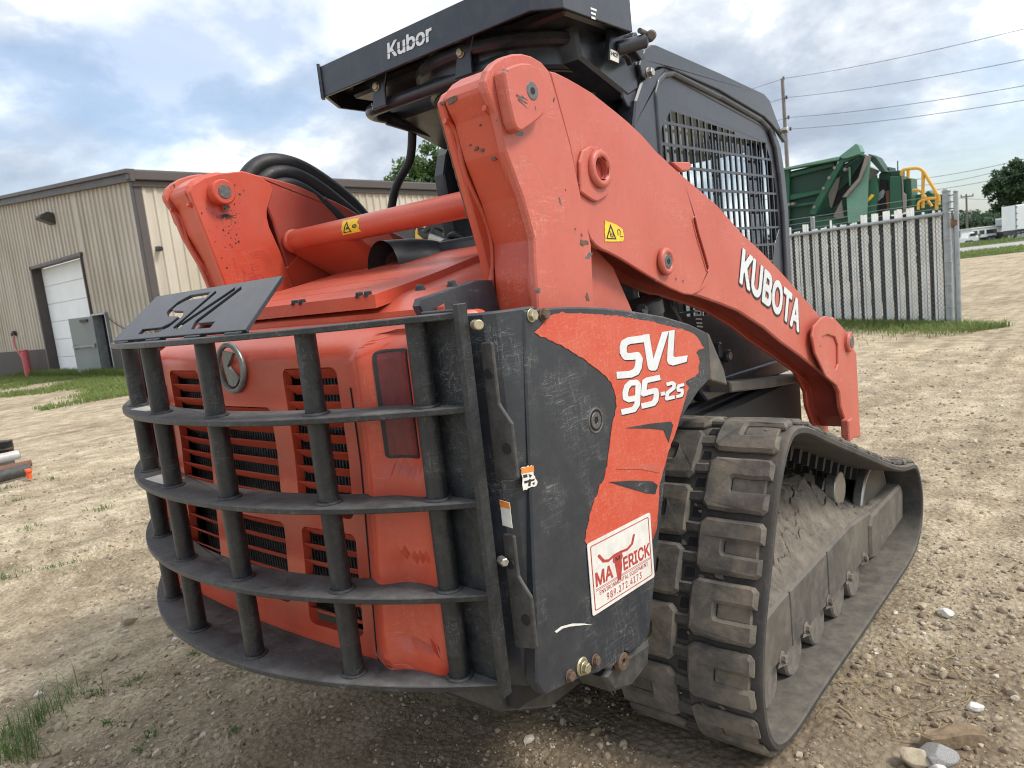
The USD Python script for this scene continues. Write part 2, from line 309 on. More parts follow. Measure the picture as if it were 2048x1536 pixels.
N = dict(N); N['r'] = ('rgb_ramp', {'ramp': [(.30, (.042, .039, .036)), (.46, (.085, .076, .064)), (.56, (.135, .115, .088)), (.78, (.22, .18, .13))]})
mat('worn_lug_rubber', N, [('g.position', 'n.vector'), ('g.position', 'n2.vector'), ('n.fac', 'r.fac'), ('r.color', 'p.base_color'), ('n2.fac', 'b.height'), ('b.normal', 'p.normal')])
N = {'g': ('geometry', {}), 'n': ('noise_texture', {'scale': 16.0, 'detail': 9.0, 'roughness': .7}), 'r': ('rgb_ramp', {'ramp': [(.3, (.10, .085, .068)), (.5, (.17, .148, .118)), (.7, (.24, .21, .17))]}),
     'b': ('bump', {'strength': .8, 'distance': .03}), 'p': ('principled_bsdf', {'roughness': .95})}
mat('dried_mud', N, [('g.position', 'n.vector'), ('n.fac', 'r.fac'), ('r.color', 'p.base_color'), ('n.fac', 'b.height'), ('b.normal', 'p.normal')])
paint('frame_paint', (.05, .048, .045), (.10, .088, .07), rough=.6, dust=.75, dustc=(.20, .17, .135), scratch=(.25, .2, .16), samt=.35, sthr=.005, grime=.4, bumpy=.15, topdust=.9)
N = {'t': ('transparent_bsdf', {'color': (.80, .88, .88)}), 'gl': ('glossy_bsdf', {'color': (.9, .95, 1), 'roughness': .03}), 'm': ('mix_closure', {'fac': .16})}
mat('window_glass', N, [('t.BSDF', 'm.closure1'), ('gl.BSDF', 'm.closure2')], surface='m.closure')
# the decal's print runs from orange into black towards its foot
N = {'g': ('geometry', {}), 'sep': ('separate_xyz', {}), 'mr': ('map_range', {'from_min': .60, 'from_max': .72, 'clamp': True}), 'c': ('mix', {'color1': (.030, .012, .011), 'color2': (.46, .058, .026)}),
     'n': ('noise_texture', {'scale': 11., 'detail': 6., 'roughness': .65}), 'nr': ('map_range', {'from_min': .4, 'from_max': .75, 'to_max': .35, 'clamp': True}), 'c2': ('mix', {'color2': (.50, .15, .10)}),
     'ma': ('mapping', {'rotation': (.9, 0, 0), 'scale': (1, 7, 60)}), 'na': ('noise_texture', {'scale': 2.4, 'detail': 4.}), 'aa': ('math', {'math_type': 'subtract', 'value2': .5}), 'ab': ('math', {'math_type': 'absolute'}), 'ac': ('math', {'math_type': 'less_than', 'value2': .006}),
     'mb': ('mapping', {'rotation': (-.5, 0, 0), 'scale': (1, 50, 8)}), 'nb': ('noise_texture', {'scale': 2.1, 'detail': 4.}), 'ba': ('math', {'math_type': 'subtract', 'value2': .5}), 'bb': ('math', {'math_type': 'absolute'}), 'bc': ('math', {'math_type': 'less_than', 'value2': .005}),
     'sm': ('math', {'math_type': 'maximum'}), 's4': ('math', {'math_type': 'multiply', 'value2': .35}), 'c3': ('mix', {'color2': (.68, .36, .28)}), 'p': ('principled_bsdf', {'roughness': .45})}
mat('decal_print', N, [('g.position', 'sep.vector'), ('sep.z', 'mr.value'), ('mr.result', 'c.fac'), ('g.position', 'n.vector'), ('n.fac', 'nr.value'), ('nr.result', 'c2.fac'), ('c.color', 'c2.color1'), ('g.position', 'ma.vector'), ('ma.vector', 'na.vector'),
   ('na.fac', 'aa.value1'), ('aa.value', 'ab.value1'), ('ab.value', 'ac.value1'), ('g.position', 'mb.vector'), ('mb.vector', 'nb.vector'), ('nb.fac', 'ba.value1'), ('ba.value', 'bb.value1'), ('bb.value', 'bc.value1'), ('ac.value', 'sm.value1'), ('bc.value', 'sm.value2'), ('sm.value', 's4.value1'), ('s4.value', 'c3.fac'), ('c2.color', 'c3.color1'), ('c3.color', 'p.base_color')])

# ================================================================== THE GROUND
def axis(lo, hi, d, far, k=1.11):
    a = list(np.arange(lo, hi, d)); s = d; l = a[0]; h = a[-1]; L, H = [], []
    while l > -far: s *= k; l -= s; L.append(l)
    s = d
    while h < far: s *= k; h += s; H.append(h)
    return np.array(L[::-1]+a+H)
def ground_h(x, y):
    P = np.stack([x, y, np.zeros_like(x)], -1); r = np.hypot(x-1.7, y+1.8); near = np.exp(-(r/14)**2)
    h = .05*(meshkit.fbm(P*.55, 3, 3)-.5)*np.clip(r/3, .25, 1)*(.3+near)
    h = h+near*(.030*(meshkit.fbm(P*2.4+7, 4, 5)-.5)+.022*(meshkit.fbm(P*8+3, 3, 9)-.5)+.010*(meshkit.fbm(P*26, 2, 2)-.5))
    # ridges that tracks pressed into the yard
    for o, a in ((-3.4, .25), (-4.0, .25), (2.9, -.15), (3.7, -.15), (2.0, .25)):
        t = (x-o)-a*y; h = h+near*.024*np.exp(-(t/.22)**4)*np.clip(np.sin(y*26+o+.5*np.sin(x*9)), -.3, 1)*meshkit.fbm(P*1.2+5, 2, 15)*2
    for o, a in ((-2.2, .55), (-2.7, .55), (-5.6, .1), (-6.3, .1), (5.2, -.5), (6.0, -.5), (2.35, .12)):
        t = (x-o)-a*(y-1)+.25*np.sin(y*.7+o); h = h-np.exp(-((r-4)/9)**2)*.028*np.exp(-(t/.16)**2)*(.5+meshkit.fbm(P*1.5+o, 2, 6))+np.exp(-((r-4)/9)**2)*.016*(np.exp(-((t-.28)/.10)**2)+np.exp(-((t+.28)/.10)**2))
    under = np.exp(-((np.clip(np.abs(x-.75)-.3, 0, 9))/.08)**2)*((y > -.15) & (y < 1.7))
    return GZ+h*(1-under)
xs, ys = axis(-5.2, 5.2, .021, 700), axis(-2.6, 6.0, .021, 700)
gx, gy = np.meshgrid(xs, ys, indexing='ij'); gz = ground_h(gx, gy)
i, j = np.meshgrid(np.arange(len(xs)-1), np.arange(len(ys)-1), indexing='ij'); n = len(ys); a = (i*n+j).ravel()
gm = trimesh.Trimesh(np.stack([gx, gy, gz], -1).reshape(-1, 3), np.vstack([np.stack([a, a+n, a+n+1], 1), np.stack([a, a+n+1, a+1], 1)]), process=False)
N = {'g': ('geometry', {}),
  'n1': ('noise_texture', {'scale': .55, 'detail': 7.0, 'roughness': .6}), 'n2': ('noise_texture', {'scale': 5.0, 'detail': 9.0, 'roughness': .68}), 'n3': ('noise_texture', {'scale': 60.0, 'detail': 6.0, 'roughness': .7}),
  'v': ('voronoi_texture', {'scale': 42.0, 'feature': 'f1'}), 'vb': ('voronoi_texture', {'scale': 115.0, 'feature': 'f1'}),
  'r1': ('rgb_ramp', {'ramp': [(.30, (.21, .165, .112)), (.44, (.36, .297, .203)), (.58, (.50, .424, .303)), (.75, (.58, .505, .375))]}),
  'r2': ('rgb_ramp', {'ramp': [(.28, (.105, .080, .052)), (.46, (.28, .222, .147)), (.60, (.50, .424, .303)), (.85, (.64, .565, .44))]}),
  'm1': ('mix', {'fac': .55}), 'tm': ('mapping', {'rotation': (0., 0., .45), 'scale': (3.2, .28, 1.)}), 'tn': ('noise_texture', {'scale': 1.1, 'detail': 6., 'roughness': .62}), 'tr': ('rgb_ramp', {'ramp': [(.32, (.66, .64, .62)), (.5, (1., 1., 1.)), (.68, (1.22, 1.2, 1.16))]}), 'tx': ('mix', {'mix_type': 'multiply', 'fac': .8}),
  'vr': ('rgb_ramp', {'ramp': [(.0, (1.3, 1.29, 1.26)), (.35, (1.03, 1.03, 1.03)), (.8, (.80, .80, .80))]}), 'm2': ('mix', {'mix_type': 'multiply', 'fac': .75}),
  'r3': ('rgb_ramp', {'ramp': [(.3, (.55, .55, .55)), (.5, (1, 1, 1)), (.72, (1.5, 1.48, 1.42))]}), 'm3': ('mix', {'mix_type': 'multiply', 'fac': .7}),
  'h1': ('math', {'math_type': 'multiply', 'value2': .9}), 'h2': ('math', {'math_type': 'subtract'}), 'b': ('bump', {'strength': .8, 'distance': .018}), 'p': ('principled_bsdf', {'roughness': .95, 'specular_ior_level': .2})}
L = [('g.position', k+'.vector') for k in ('n1', 'n2', 'n3', 'v', 'vb')]
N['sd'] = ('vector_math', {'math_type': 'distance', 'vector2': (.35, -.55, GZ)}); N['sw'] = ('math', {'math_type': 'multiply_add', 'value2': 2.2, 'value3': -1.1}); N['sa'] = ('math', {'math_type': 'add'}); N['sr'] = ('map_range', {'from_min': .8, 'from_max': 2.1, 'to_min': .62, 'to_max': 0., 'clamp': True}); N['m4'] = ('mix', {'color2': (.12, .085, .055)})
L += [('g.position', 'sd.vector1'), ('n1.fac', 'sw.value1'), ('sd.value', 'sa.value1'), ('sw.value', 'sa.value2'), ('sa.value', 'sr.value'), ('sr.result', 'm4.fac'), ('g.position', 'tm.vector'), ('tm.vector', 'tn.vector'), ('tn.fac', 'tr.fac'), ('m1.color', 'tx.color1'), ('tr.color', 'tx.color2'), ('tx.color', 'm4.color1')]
L += [('n1.fac', 'r1.fac'), ('n2.fac', 'r2.fac'), ('r1.color', 'm1.color1'), ('r2.color', 'm1.color2'), ('v.distance', 'vr.fac'), ('m4.color', 'm2.color1'), ('vr.color', 'm2.color2'), ('n3.fac', 'r3.fac'), ('m2.color', 'm3.color1'), ('r3.color', 'm3.color2'),
      ('m3.color', 'p.base_color'), ('n3.fac', 'h2.value1'), ('v.distance', 'h1.value1'), ('h1.value', 'h2.value2'), ('h2.value', 'b.height'), ('b.normal', 'p.normal')]
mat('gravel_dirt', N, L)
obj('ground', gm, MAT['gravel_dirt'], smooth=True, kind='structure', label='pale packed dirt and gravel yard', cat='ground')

# ================================================================== THE TRACK LOADER
LD = thing('compact_track_loader', 'large orange and black tracked loader seen from its rear corner with a black bar guard', 'track loader', (0, .45, GZ))
def part(name, mesh, m, parent=LD, smooth=False, label=None, kind=None): return obj(name, mesh, MAT[m], parent, smooth, label, kind=kind)
mirror = lambda m: (lambda q: (q.apply_scale((-1, 1, 1)), q)[1])(cat_mesh(m).copy())
def mirrored(m):
    q = cat_mesh(m).copy(); q.vertices[:, 0] *= -1; q.invert(); return q

# ---- rubber tracks: path of the belt's outer face in (y, z)
PATH = [(.318, .846), (.491, .790), (.909, .628), (1.266, .492), (1.600, .398), (1.700, .372), (1.760, .310), (1.800, .190), (1.765, .085), (1.690, .020), (1.580, -.012), (1.46, -.022), (1.18, -.024), (.723, -.024), (.28, -.024), (.08, -.020), (-.005, .010), (-.050, .060), (-.078, .140), (-.078, .240), (-.060, .330), (-.020, .438), (.038, .557), (.075, .640), (.130, .735), (.190, .808), (.250, .845)]
def closed_spline(P, n):
    from scipy.interpolate import CubicSpline
    P = np.array(P+[P[0]]); s = np.r_[0, np.cumsum(np.linalg.norm(np.diff(P, axis=0), axis=1))]
    c = CubicSpline(s, P, bc_type='periodic'); t = np.linspace(0, s[-1], n*6, endpoint=False); q = c(t)
    l = np.r_[0, np.cumsum(np.linalg.norm(np.diff(np.vstack([q, q[:1]]), axis=0), axis=1))]; tot = l[-1]
    u = np.linspace(0, tot, n, endpoint=False); q2 = np.vstack([q, q[:1]])
    return np.c_[np.interp(u, l, q2[:, 0]), np.interp(u, l, q2[:, 1])], tot
BP, BLEN = closed_spline(PATH, 520)
_t = np.roll(BP, -1, 0)-np.roll(BP, 1, 0); _t /= np.linalg.norm(_t, axis=1, keepdims=True); BN = np.c_[_t[:, 1], -_t[:, 0]]
if ((BN*(BP-BP.mean(0))).sum(1)).mean() < 0: BN = -BN
def on_belt(x, s, h):
    """(x across, s along the belt, h out from its outer face) to a point."""
    k = (np.asarray(s)/BLEN*len(BP)) % len(BP); i0 = np.floor(k).astype(int); f = (k-i0)[..., None]; i1 = (i0+1) % len(BP)
    p = BP[i0]*(1-f)+BP[i1]*f; n = BN[i0]*(1-f)+BN[i1]*f
    q = p+n*np.asarray(h)[..., None]; return np.concatenate([np.asarray(x)[..., None], q], -1)
def belt_mesh(x0, x1, th=.026):
    prof = [(x0+.008, 0), (x1-.010, 0), (x1, -.006), (x1, -th+.006), (x1-.008, -th), (x0+.008, -th), (x0, -th+.006), (x0, -.006)]
    m, n, V, Fc = len(prof), len(BP), [], []
    for x, h in prof: V.append(on_belt(np.full(n, x), np.arange(n)/n*BLEN, np.full(n, h)))
    V = np.concatenate(V)
    for k in range(m):
        i = np.arange(n); j = (i+1) % n; k2 = (k+1) % m
        Fc += [np.stack([k*n+i, k2*n+i, k2*n+j], 1), np.stack([k*n+i, k2*n+j, k*n+j], 1)]
    q = trimesh.Trimesh(V, np.vstack(Fc), process=False)
    if q.volume < 0: q.invert()
    return q
NL = 27; PITCH_L = BLEN/NL
LUG0 = None
def _phase():
    s = np.linspace(0, BLEN, 4000); P = on_belt(np.full(4000, .86), s, np.full(4000, .027)); q, w = px(P); k = (P[:, 1] < .25) & (P[:, 2] > .1) & (P[:, 2] < .7)
    return float(s[k][np.argmin(np.abs(q[k, 1]-1092))])
LUG0 = _phase()
def lug_grid(shape, s0, H, draft=.007):
    """A tread lug: outline in (x across, s along), height H, sloped flanks."""
    g = seg(shape, .03); top = shape.buffer(-draft, join_style='mitre')
    out = []
    q = slab(seg(shape, .018), -.004, H, draft, to=lambda a, b, h: (a, b, h))
    v = q.vertices.copy(); low = v[:, 2] < H*.5
    # undo the chamfer at the foot: the lug stands wide on the belt
    wn = np.stack([v[:, 0]*22, (s0+v[:, 1])*22, v[:, 2]*0], -1); v[:, 2] += np.where(v[:, 2] > H*.5, (meshkit.fbm(wn, 3, 6)-.55)*.005*min(1, H/.02), 0); v[:, 0] += (meshkit.fbm(wn+9, 2, 7)-.5)*.006; v[:, 1] += (meshkit.fbm(wn+4, 2, 8)-.5)*.006
    W = on_belt(v[:, 0], s0+v[:, 1], v[:, 2]); r = trimesh.Trimesh(W, q.faces, process=False)
    if r.volume < 0: r.invert()
    return r
def c_lug(inner=False, wear=0.):
    a, b, l = .774, .964, PITCH_L*.445
    P = fillet([(a, -l+.016), (a+.018, -l), (b-.012, -l), (b, -l+.012), (b, l-.012), (b-.012, l), (a+.018, l), (a, l-.016)], .008)
    return P.difference(fillet([(.852, -.019), (b+.1, -.019), (b+.1, .019), (.852, .019)], .006))
def c_lug_floor(): return sbox(.854, -.021, .950, .021)
def make_track(side):
    f = (lambda m: m) if side > 0 else mirrored
    tr = part('rubber_track', f(belt_mesh(.530, .980)), 'dusty_rubber', smooth=40)
    rl_ = np.random.default_rng(77)
    for k in range(NL):
        for inner in (0, 1):
            s0 = LUG0+(k+.5*inner)*PITCH_L
            g = c_lug()
            m = lug_grid(affinity.scale(g, 1, float(rl_.uniform(.965, 1.02))), s0+float(rl_.normal(0, .0015)), float(rl_.uniform(.019, .0235)), .009)
            fl = lug_grid(c_lug_floor(), s0, .011, .003)
            m = trimesh.util.concatenate([m, fl])
            if inner: m = cat_mesh(m); m.vertices[:, 0] = 1.51-m.vertices[:, 0]; m.invert()
            part('tread_lug', f(m), 'worn_lug_rubber', tr, smooth=28)
    out, holes, drv = [], [], []
    for k in range(NL*2):
        s0 = LUG0+(k+.5)*PITCH_L*.5
        out.append(lug_grid(fillet([(.722, -.016), (.788, -.016), (.788, .016), (.722, .016)], .005), s0, .016, .006))
        holes.append(lug_grid(fillet([(.738, -.013), (.772, -.013), (.768, .013), (.742, .013)], .003), s0+PITCH_L*.25, .0015, .0006))
        for xx in (.70, .81):
            q = hull(on_belt(np.array([xx-.014, xx+.014, xx-.010, xx+.010]*2), s0+np.array([-.014, -.014, -.009, -.009, .014, .014, .009, .009]), np.array([-.024, -.024, -.075, -.075]*2)))
            drv.append(q)
    cl = []; rc_ = np.random.default_rng(88)
    for _ in range(260):
        q = rc_.normal(size=(9, 3)); q /= np.linalg.norm(q, axis=1, keepdims=True); sz = .003+.010*rc_.random()**2; k = rc_.integers(0, 2*NL); sx_ = rc_.choice([.80, .86, .93, .735, .775, .62, .56]); P_ = q*[sz*1.6, sz, sz*.7]; s1 = LUG0+(k*.5+.25*rc_.integers(0, 2)*2*.5)*PITCH_L+rc_.normal(0, .012)
        cl.append(hull(on_belt(sx_+rc_.normal(0, .015)+P_[:, 0], s1+P_[:, 1], .004+P_[:, 2])))
    part('packed_soil', [f(m) for m in cl], 'dried_mud', tr, kind='stuff')
    part('tread_bridges', [f(m) for m in out], 'dusty_rubber', tr, kind='stuff'); part('sprocket_holes', [f(m) for m in holes], 'dark_void', tr, kind='stuff'); part('drive_lugs', [f(m) for m in drv], 'rubber_hose', tr, kind='stuff')
    # frame with caked mud, rollers, idler and sprocket
    P = [(.02, .124), (1.262, .112), (1.275, .125), (1.275, .285), (1.0, .318), (.30, .315), (.06, .30), (.02, .25)]
    fr = part('track_frame', f(slab(P, .66, .900, .012)), 'frame_paint')
    part('frame_block', f(slab([(1.21, .105), (1.30, .095), (1.715, .112), (1.735, .235), (1.70, .275), (1.25, .275), (1.215, .24)], .70, .912, .010)), 'frame_paint', fr)
    # mud heap on the frame: a sheet from the outer edge up to a ridge
    u, v = np.meshgrid(np.linspace(0, 1, 300), np.linspace(0, 1, 90), indexing='ij'); yy = -.02+u*1.50
    ridge = np.interp(yy, [-.02, .25, .5, .75, .95, 1.1, 1.3, 1.48], [.34, .40, .47, .545, .535, .44, .335, .28]); edge = np.interp(yy, [-.02, .3, 1.0, 1.28, 1.48], [.30, .315, .318, .285, .275])
    zz = edge+(ridge-edge)*np.sin(np.clip(v*1.25, 0, 1.25)*np.pi/2)**1.0; xx = .893-.27*v
    Pn = np.stack([xx, yy, zz], -1); amp = np.minimum(1, v*5)*np.minimum(1, (1-u)*6+.1)
    zz = zz+amp*(.085*(meshkit.fbm(Pn*6, 3, 4)-.5)+.018*(meshkit.fbm(Pn*22, 3, 8)-.5)+.007*(meshkit.fbm(Pn*75, 2, 9)-.5)); ck = np.abs(meshkit.fbm(Pn*9+2, 3, 14)-.5); zz -= .014*amp*np.exp(-(ck/.012)**2)
    V = np.stack([xx, yy, zz], -1).reshape(-1, 3); a = (np.arange(299)[:, None]*90+np.arange(89)[None]).ravel()
    mud = trimesh.Trimesh(V, np.vstack([np.stack([a, a+90, a+91], 1), np.stack([a, a+91, a+1], 1)]), process=False)
    if mud.face_normals[:, 2].mean() < 0: mud.invert()
    part('mud', f(mud), 'dried_mud', fr, smooth=True)
    for yc in (.20, .415, .645, .875, 1.075):
        part('track_roller', f([cyl((.79, yc, .074), (.880, yc, .074), .074, 28, .006), cyl((.60, yc, .074), (.69, yc, .074), .074, 28, .006), cyl((.60, yc, .074), (.87, yc, .074), .04, 16)]), 'roller_steel', fr, smooth=30)
        part('roller_bolt', f([hexbolt((.899, yc+.06, .135), (1, 0, 0), .013, .018), cyl((.899, yc+.06, .135), (.904, yc+.06, .135), .022, 18, .002), hull([(.9, yc+.03, .115), (.9, yc+.09, .112), (.918, yc+.06, .120), (.9, yc+.06, .15)])]), 'dried_mud', fr)
    for dy in (.36, .72): part('frame_seam', f(bx(.898, .9035, dy-.006, dy+.006, .13, .31, .002)), 'frame_paint', fr)
    idl = part('front_idler', f([cyl((.625, 1.50, .215), (.695, 1.50, .215), .205, 48, .006), cyl((.815, 1.50, .215), (.855, 1.50, .215), .205, 48, .006), cyl((.60, 1.50, .215), (.85, 1.5, .215), .06, 24)]), 'steel', fr, smooth=30)
    part('idler_disc', f(cyl((.852, 1.50, .215), (.8565, 1.50, .215), .186, 48, .002)), 'frame_paint', fr, smooth=30)
    t = []
    for k in range(18):
        a = k*2*np.pi/18; c = np.array([.275, .56]); d = np.array([math.cos(a), math.sin(a)])
        t.append(cyl((.70, *(c+d*.185)), (.81, *(c+d*.185)), .024, 10))
    part('drive_sprocket', f([cyl((.695, .275, .56), (.715, .275, .56), .205, 40, .003), cyl((.795, .275, .56), (.815, .275, .56), .205, 40, .003), cyl((.56, .275, .56), (.86, .275, .56), .12, 30, .005)]+t), 'screen_black', fr, smooth=30)
    for xw in (.66, .78): part('bogie_wheel', f(cyl((xw, 1.16, .40), (xw+.04, 1.16, .40), .07, 30, .004)), 'steel', fr, smooth=30)
make_track(1); make_track(-1)

# ---- chassis behind the tracks
CH = part('chassis', [bx(-.50, .50, -.30, 1.70, .30, .78, .02), bx(-.60, .60, -.66, -.10, .34, 1.20, .02), bx(-.44, .44, .30, 1.60, .70, .80, .01), slab([(-.70, .42), (-.25, .36), (-.2, .80), (-.2, 1.20), (-.66, 1.24)], -.70, .70, .01), slab([(-.25, .60), (.5, .60), (.5, 1.10), (-.25, 1.2)], -.40, .40, .01)], 'screen_black')
part('belly_plate', slab([(-.72, .415), (-.55, .335), (-.30, .33), (-.30, .40), (-.72, .50)], .10, .66, .006), 'hinge_steel', CH)
sh = part('cab_sill', slab([(.787, .895), (1.20, .838), (1.578, .792), (1.578, .760), (1.2, .800), (.80, .852)], .44, .56, .006), 'frame_paint', CH)

# ---- lift arms (right one measured, left one mirrored)
LINK_IN = yz([(377, 382), (385, 369), (408, 355), (437, 347), (485, 342), (519, 352), (540, 367), (546, 379), (541, 398), (534, 420), (534, 435), (539, 455), (560, 502), (594, 591)], -.565)+[(-.26, 1.05), (-.50, 1.05)]+yz([(468, 620), (450, 570), (415, 480)], -.565)
LINK = yz([(969, 163), (975, 140), (988, 124), (1006, 113), (1024, 108), (1042, 107), (1062, 112), (1083, 124), (1098, 142), (1115, 200), (1140, 290), (1182, 490), (1187, 612)], .72)
LINK += [(-.305, 1.05), (-.55, 1.05)]+yz([(1075, 612), (1069, 525), (1068, 479), (1044, 393), (1010, 301), (991, 224), (972, 180)], .72)
BOOM_ = yz([(1098, 141), (1113, 144), (1137, 156), (1160, 169), (1186, 185), (1210, 204), (1235, 224), (1260, 245), (1284, 268), (1314, 302), (1345, 331), (1380, 362), (1436, 410), (1484, 465), (1522, 500), (1563, 543), (1600, 585), (1641, 632), (1660, 650), (1700, 700), (1700, 830), (1688, 835),
           (1679, 810), (1675, 774), (1640, 742), (1600, 711), (1562, 684), (1528, 655), (1477, 622), (1440, 607), (1400, 593), (1370, 586), (1340, 575), (1310, 558), (1285, 543), (1258, 526), (1240, 515), (1221, 505), (1208, 500), (1196, 496), (1185, 488), (1172, 455), (1140, 290)], .705)
BOOM = [tuple(q) for q in np.array(clean(BOOM_, 0).buffer(-.008).buffer(.016).buffer(-.008).exterior.coords)[:-1]]
GUSSET = yz([(1100, 143), (1113, 145), (1137, 157), (1160, 170), (1186, 186), (1210, 205), (1235, 225), (1260, 246), (1284, 269), (1312, 301), (1335, 322), (1352, 342), (1370, 366), (1386, 394), (1398, 424), (1407, 460), (1414, 500), (1419, 535), (1419, 556), (1411, 573), (1398, 584), (1384, 590), (1368, 588), (1340, 576), (1310, 559), (1285, 544), (1258, 527), (1240, 516), (1221, 506), (1205, 499), (1192, 490), (1182, 478), (1172, 455), (1140, 290)], .713)
SLOT = LineString(yz([(1388, 441), (1395, 470), (1405, 503), (1414, 535)], .713)).buffer(.011)
FOOT = yz([(1643, 652), (1652, 640), (1664, 634), (1682, 653), (1692, 668), (1700, 690), (1709, 706), (1712, 760), (1716, 840), (1718, 874), (1702, 876), (1690, 850), (1679, 815), (1676, 785), (1655, 740), (1638, 700), (1637, 672)], .716)
def make_arm(side):
    f = (lambda m: m) if side > 0 else mirrored
    lk = clean(LINK); lk = lk.buffer(-.012, quad_segs=8).buffer(.024, quad_segs=8).buffer(-.012, quad_segs=8).simplify(.0006); inner = lk.buffer(-.013)
    bm = clean(BOOM, 0); li = clean(LINK_IN); li = li.buffer(-.01).buffer(.02).buffer(-.01)
    arm = part('lift_arm', f(slab(bm, .688, .705, .005)), 'faded_orange_paint')
    part('arm_inner_plate', f(slab(bm.buffer(-.006), .572, .588, .005)), 'grimy_shaded_orange_paint', arm); part('arm_core', f(slab(bm.buffer(-.034), .586, .690, .004)), 'grimy_shaded_orange_paint', arm)
    part('link_plate', f(slab(lk, .700, .722, .004)), 'faded_orange_paint', arm); part('link_plate', f(slab(li, .562, .584, .004)), 'orange_paint', arm); part('link_back_plate', f(slab(inner, .580, .704, .012)), 'orange_paint', arm)
    w = []
    # weld beads down both sides of the closed rear face
    R = yz([(975, 210), (991, 224), (1010, 301), (1044, 393), (1068, 479), (1069, 525), (1075, 612)], .72)
    for xw in (.700, .584): w.append(f(tube(spline([(xw, y+.0115, z) for y, z in R], 60)+np.c_[np.zeros(60), .0006*np.sin(np.arange(60)*2.1), np.zeros(60)], .0065, 8)))
    for w_ in w: part('weld_bead', w_, 'orange_paint', arm, smooth=60)
    pl = clean(GUSSET).difference(SLOT)
    part('gusset_plate', f(slab(pl, .704, .713, .003)), 'faded_orange_paint', arm)
    part('slot_weld', f(tube([(.7132, y, z) for y, z in np.array(SLOT.segmentize(.01).exterior.coords)[:-1]], .0028, 6, closed=True)), 'faded_orange_paint', arm, smooth=60)
    pad = fillet(yz(crop(820, 80, .24414, [(772, 262), (800, 228), (850, 205), (920, 186), (985, 190), (1040, 220), (1085, 280), (1115, 350), (1130, 430), (1126, 520), (1100, 605), (1060, 645), (990, 700), (925, 744), (898, 742), (872, 718), (850, 660), (815, 505)]), .752), .006)
    part('pivot_pad', f(slab(pad, .720, .752, .004)), 'faded_orange_paint', arm)
    c = at((1064.5, 182), x=.752)[1:]
    part('pivot_pin', f(cyl((.70, *c), (.7535, *c), .0200, 36, .002)), 'bare_pin', arm, smooth=30)
    part('pin_hole', f(cyl((.75, *c), (.7542, *c), .0075, 18, .0003)), 'dark_void', arm)
    part('pin_collar', f(cyl((.522, *c), (.565, *c), .040, 40, .004)), 'orange_paint', arm, smooth=30)
    part('pin_end', f(cyl((.5195, *c), (.53, *c), .0225, 32, .001)), 'bare_pin', arm, smooth=30)
    part('grease_fitting', f(cyl((.545, c[0]+.01, c[1]-.04), (.545, c[0]+.012, c[1]-.056), .006, 8)), 'bare_pin', arm)
    # open tube through the arm with its welded collar and tongue
    h = at((1191, 340), x=.713)[1:]; a = np.linspace(0, 2*np.pi, 41)[:-1]
    tong = fillet(yz(crop(820, 80, .24414, [(1385, 1000), (1410, 905), (1470, 868), (1540, 875), (1600, 950), (1635, 1080), (1645, 1190), (1625, 1260), (1580, 1300), (1530, 1325), (1490, 1312), (1395, 1245)]), .720), .004)
    part('cross_tube_boss', [f(slab(tong.difference(circ(h, .026)), .712, .7225, .003)), f(tube([(.726, h[0]+.036*math.cos(t), h[1]+.036*math.sin(t)) for t in a], .0105, 10, closed=True)), f(slab(circ(h, .0345).difference(circ(h, .0265)), .70, .7330, .002))], 'faded_orange_paint', arm, smooth=40)
    part('boss_bore', f(cyl((.70, *h), (.7145, *h), .0268, 30)), 'red_print', arm)
    k = at((1331, 523), x=.72)[1:]
    part('link_pin_boss', [f(tube([(.722, k[0]+.029*math.cos(t), k[1]+.029*math.sin(t)) for t in a], .010, 10, closed=True)), f(cyl((.70, *k), (.727, *k), .029, 30, .002))], 'faded_orange_paint', arm, smooth=40)
    part('link_pin', f(cyl((.72, *k), (.7300, *k), .0215, 30, .002)), 'bare_pin', arm, smooth=30)
    part('link_pin_hole', f(cyl((.72, *k), (.7308, *k), .008, 14)), 'dark_void', arm)
    ft = clean(FOOT)
    part('bucket_foot', f(slab(ft, .702, .724, .005)), 'faded_orange_paint', arm); part('bucket_foot', f(slab(ft, .560, .580, .005)), 'orange_paint', arm); part('foot_core', f(slab(ft.buffer(-.05), .578, .704, .005)), 'grimy_shaded_orange_paint', arm)
    fp = fillet(yz(crop(1050, 400, .34180, [(1735, 690), (1760, 678), (1810, 700), (1850, 745), (1857, 800), (1850, 900), (1830, 1090), (1760, 1030), (1700, 900), (1680, 800), (1690, 740)]), .732), .008)
    win = fillet(yz(crop(1050, 400, .34180, [(1735, 800), (1770, 785), (1815, 800), (1832, 850), (1832, 960), (1820, 992), (1800, 980), (1745, 870)]), .732), .006)
    part('foot_plate', f(slab(fp.difference(win), .722, .733, .003)), 'faded_orange_paint', arm)
    q = at((1693, 684), x=.72)[1:]
    part('bucket_pin', f(cyl((.60, *q), (.742, *q), .046, 32, .006)), 'faded_orange_paint', arm, smooth=30)
    part('bucket_pin_end', f(cyl((.70, *q), (.7445, *q), .028, 24, .002)), 'bare_pin', arm, smooth=30)
    e = at((1700, 860), x=.75)[1:]
    part('foot_stop', f(bx(.72, .755, e[0]-.03, e[0]+.03, e[1]-.050, e[1]+.050, .005)), 'faded_orange_paint', arm)
    if side > 0: part('arm_step', f(slab(yz([(1331, 326), (1368, 326), (1373, 334), (1367, 344), (1352, 345)], .68), .672, .700, .004)), 'faded_orange_paint', arm)
    # lift cylinder below the arm
    cy0, cy1 = np.array([.62, .14, 1.05]), np.array([.62, .08, 1.36])
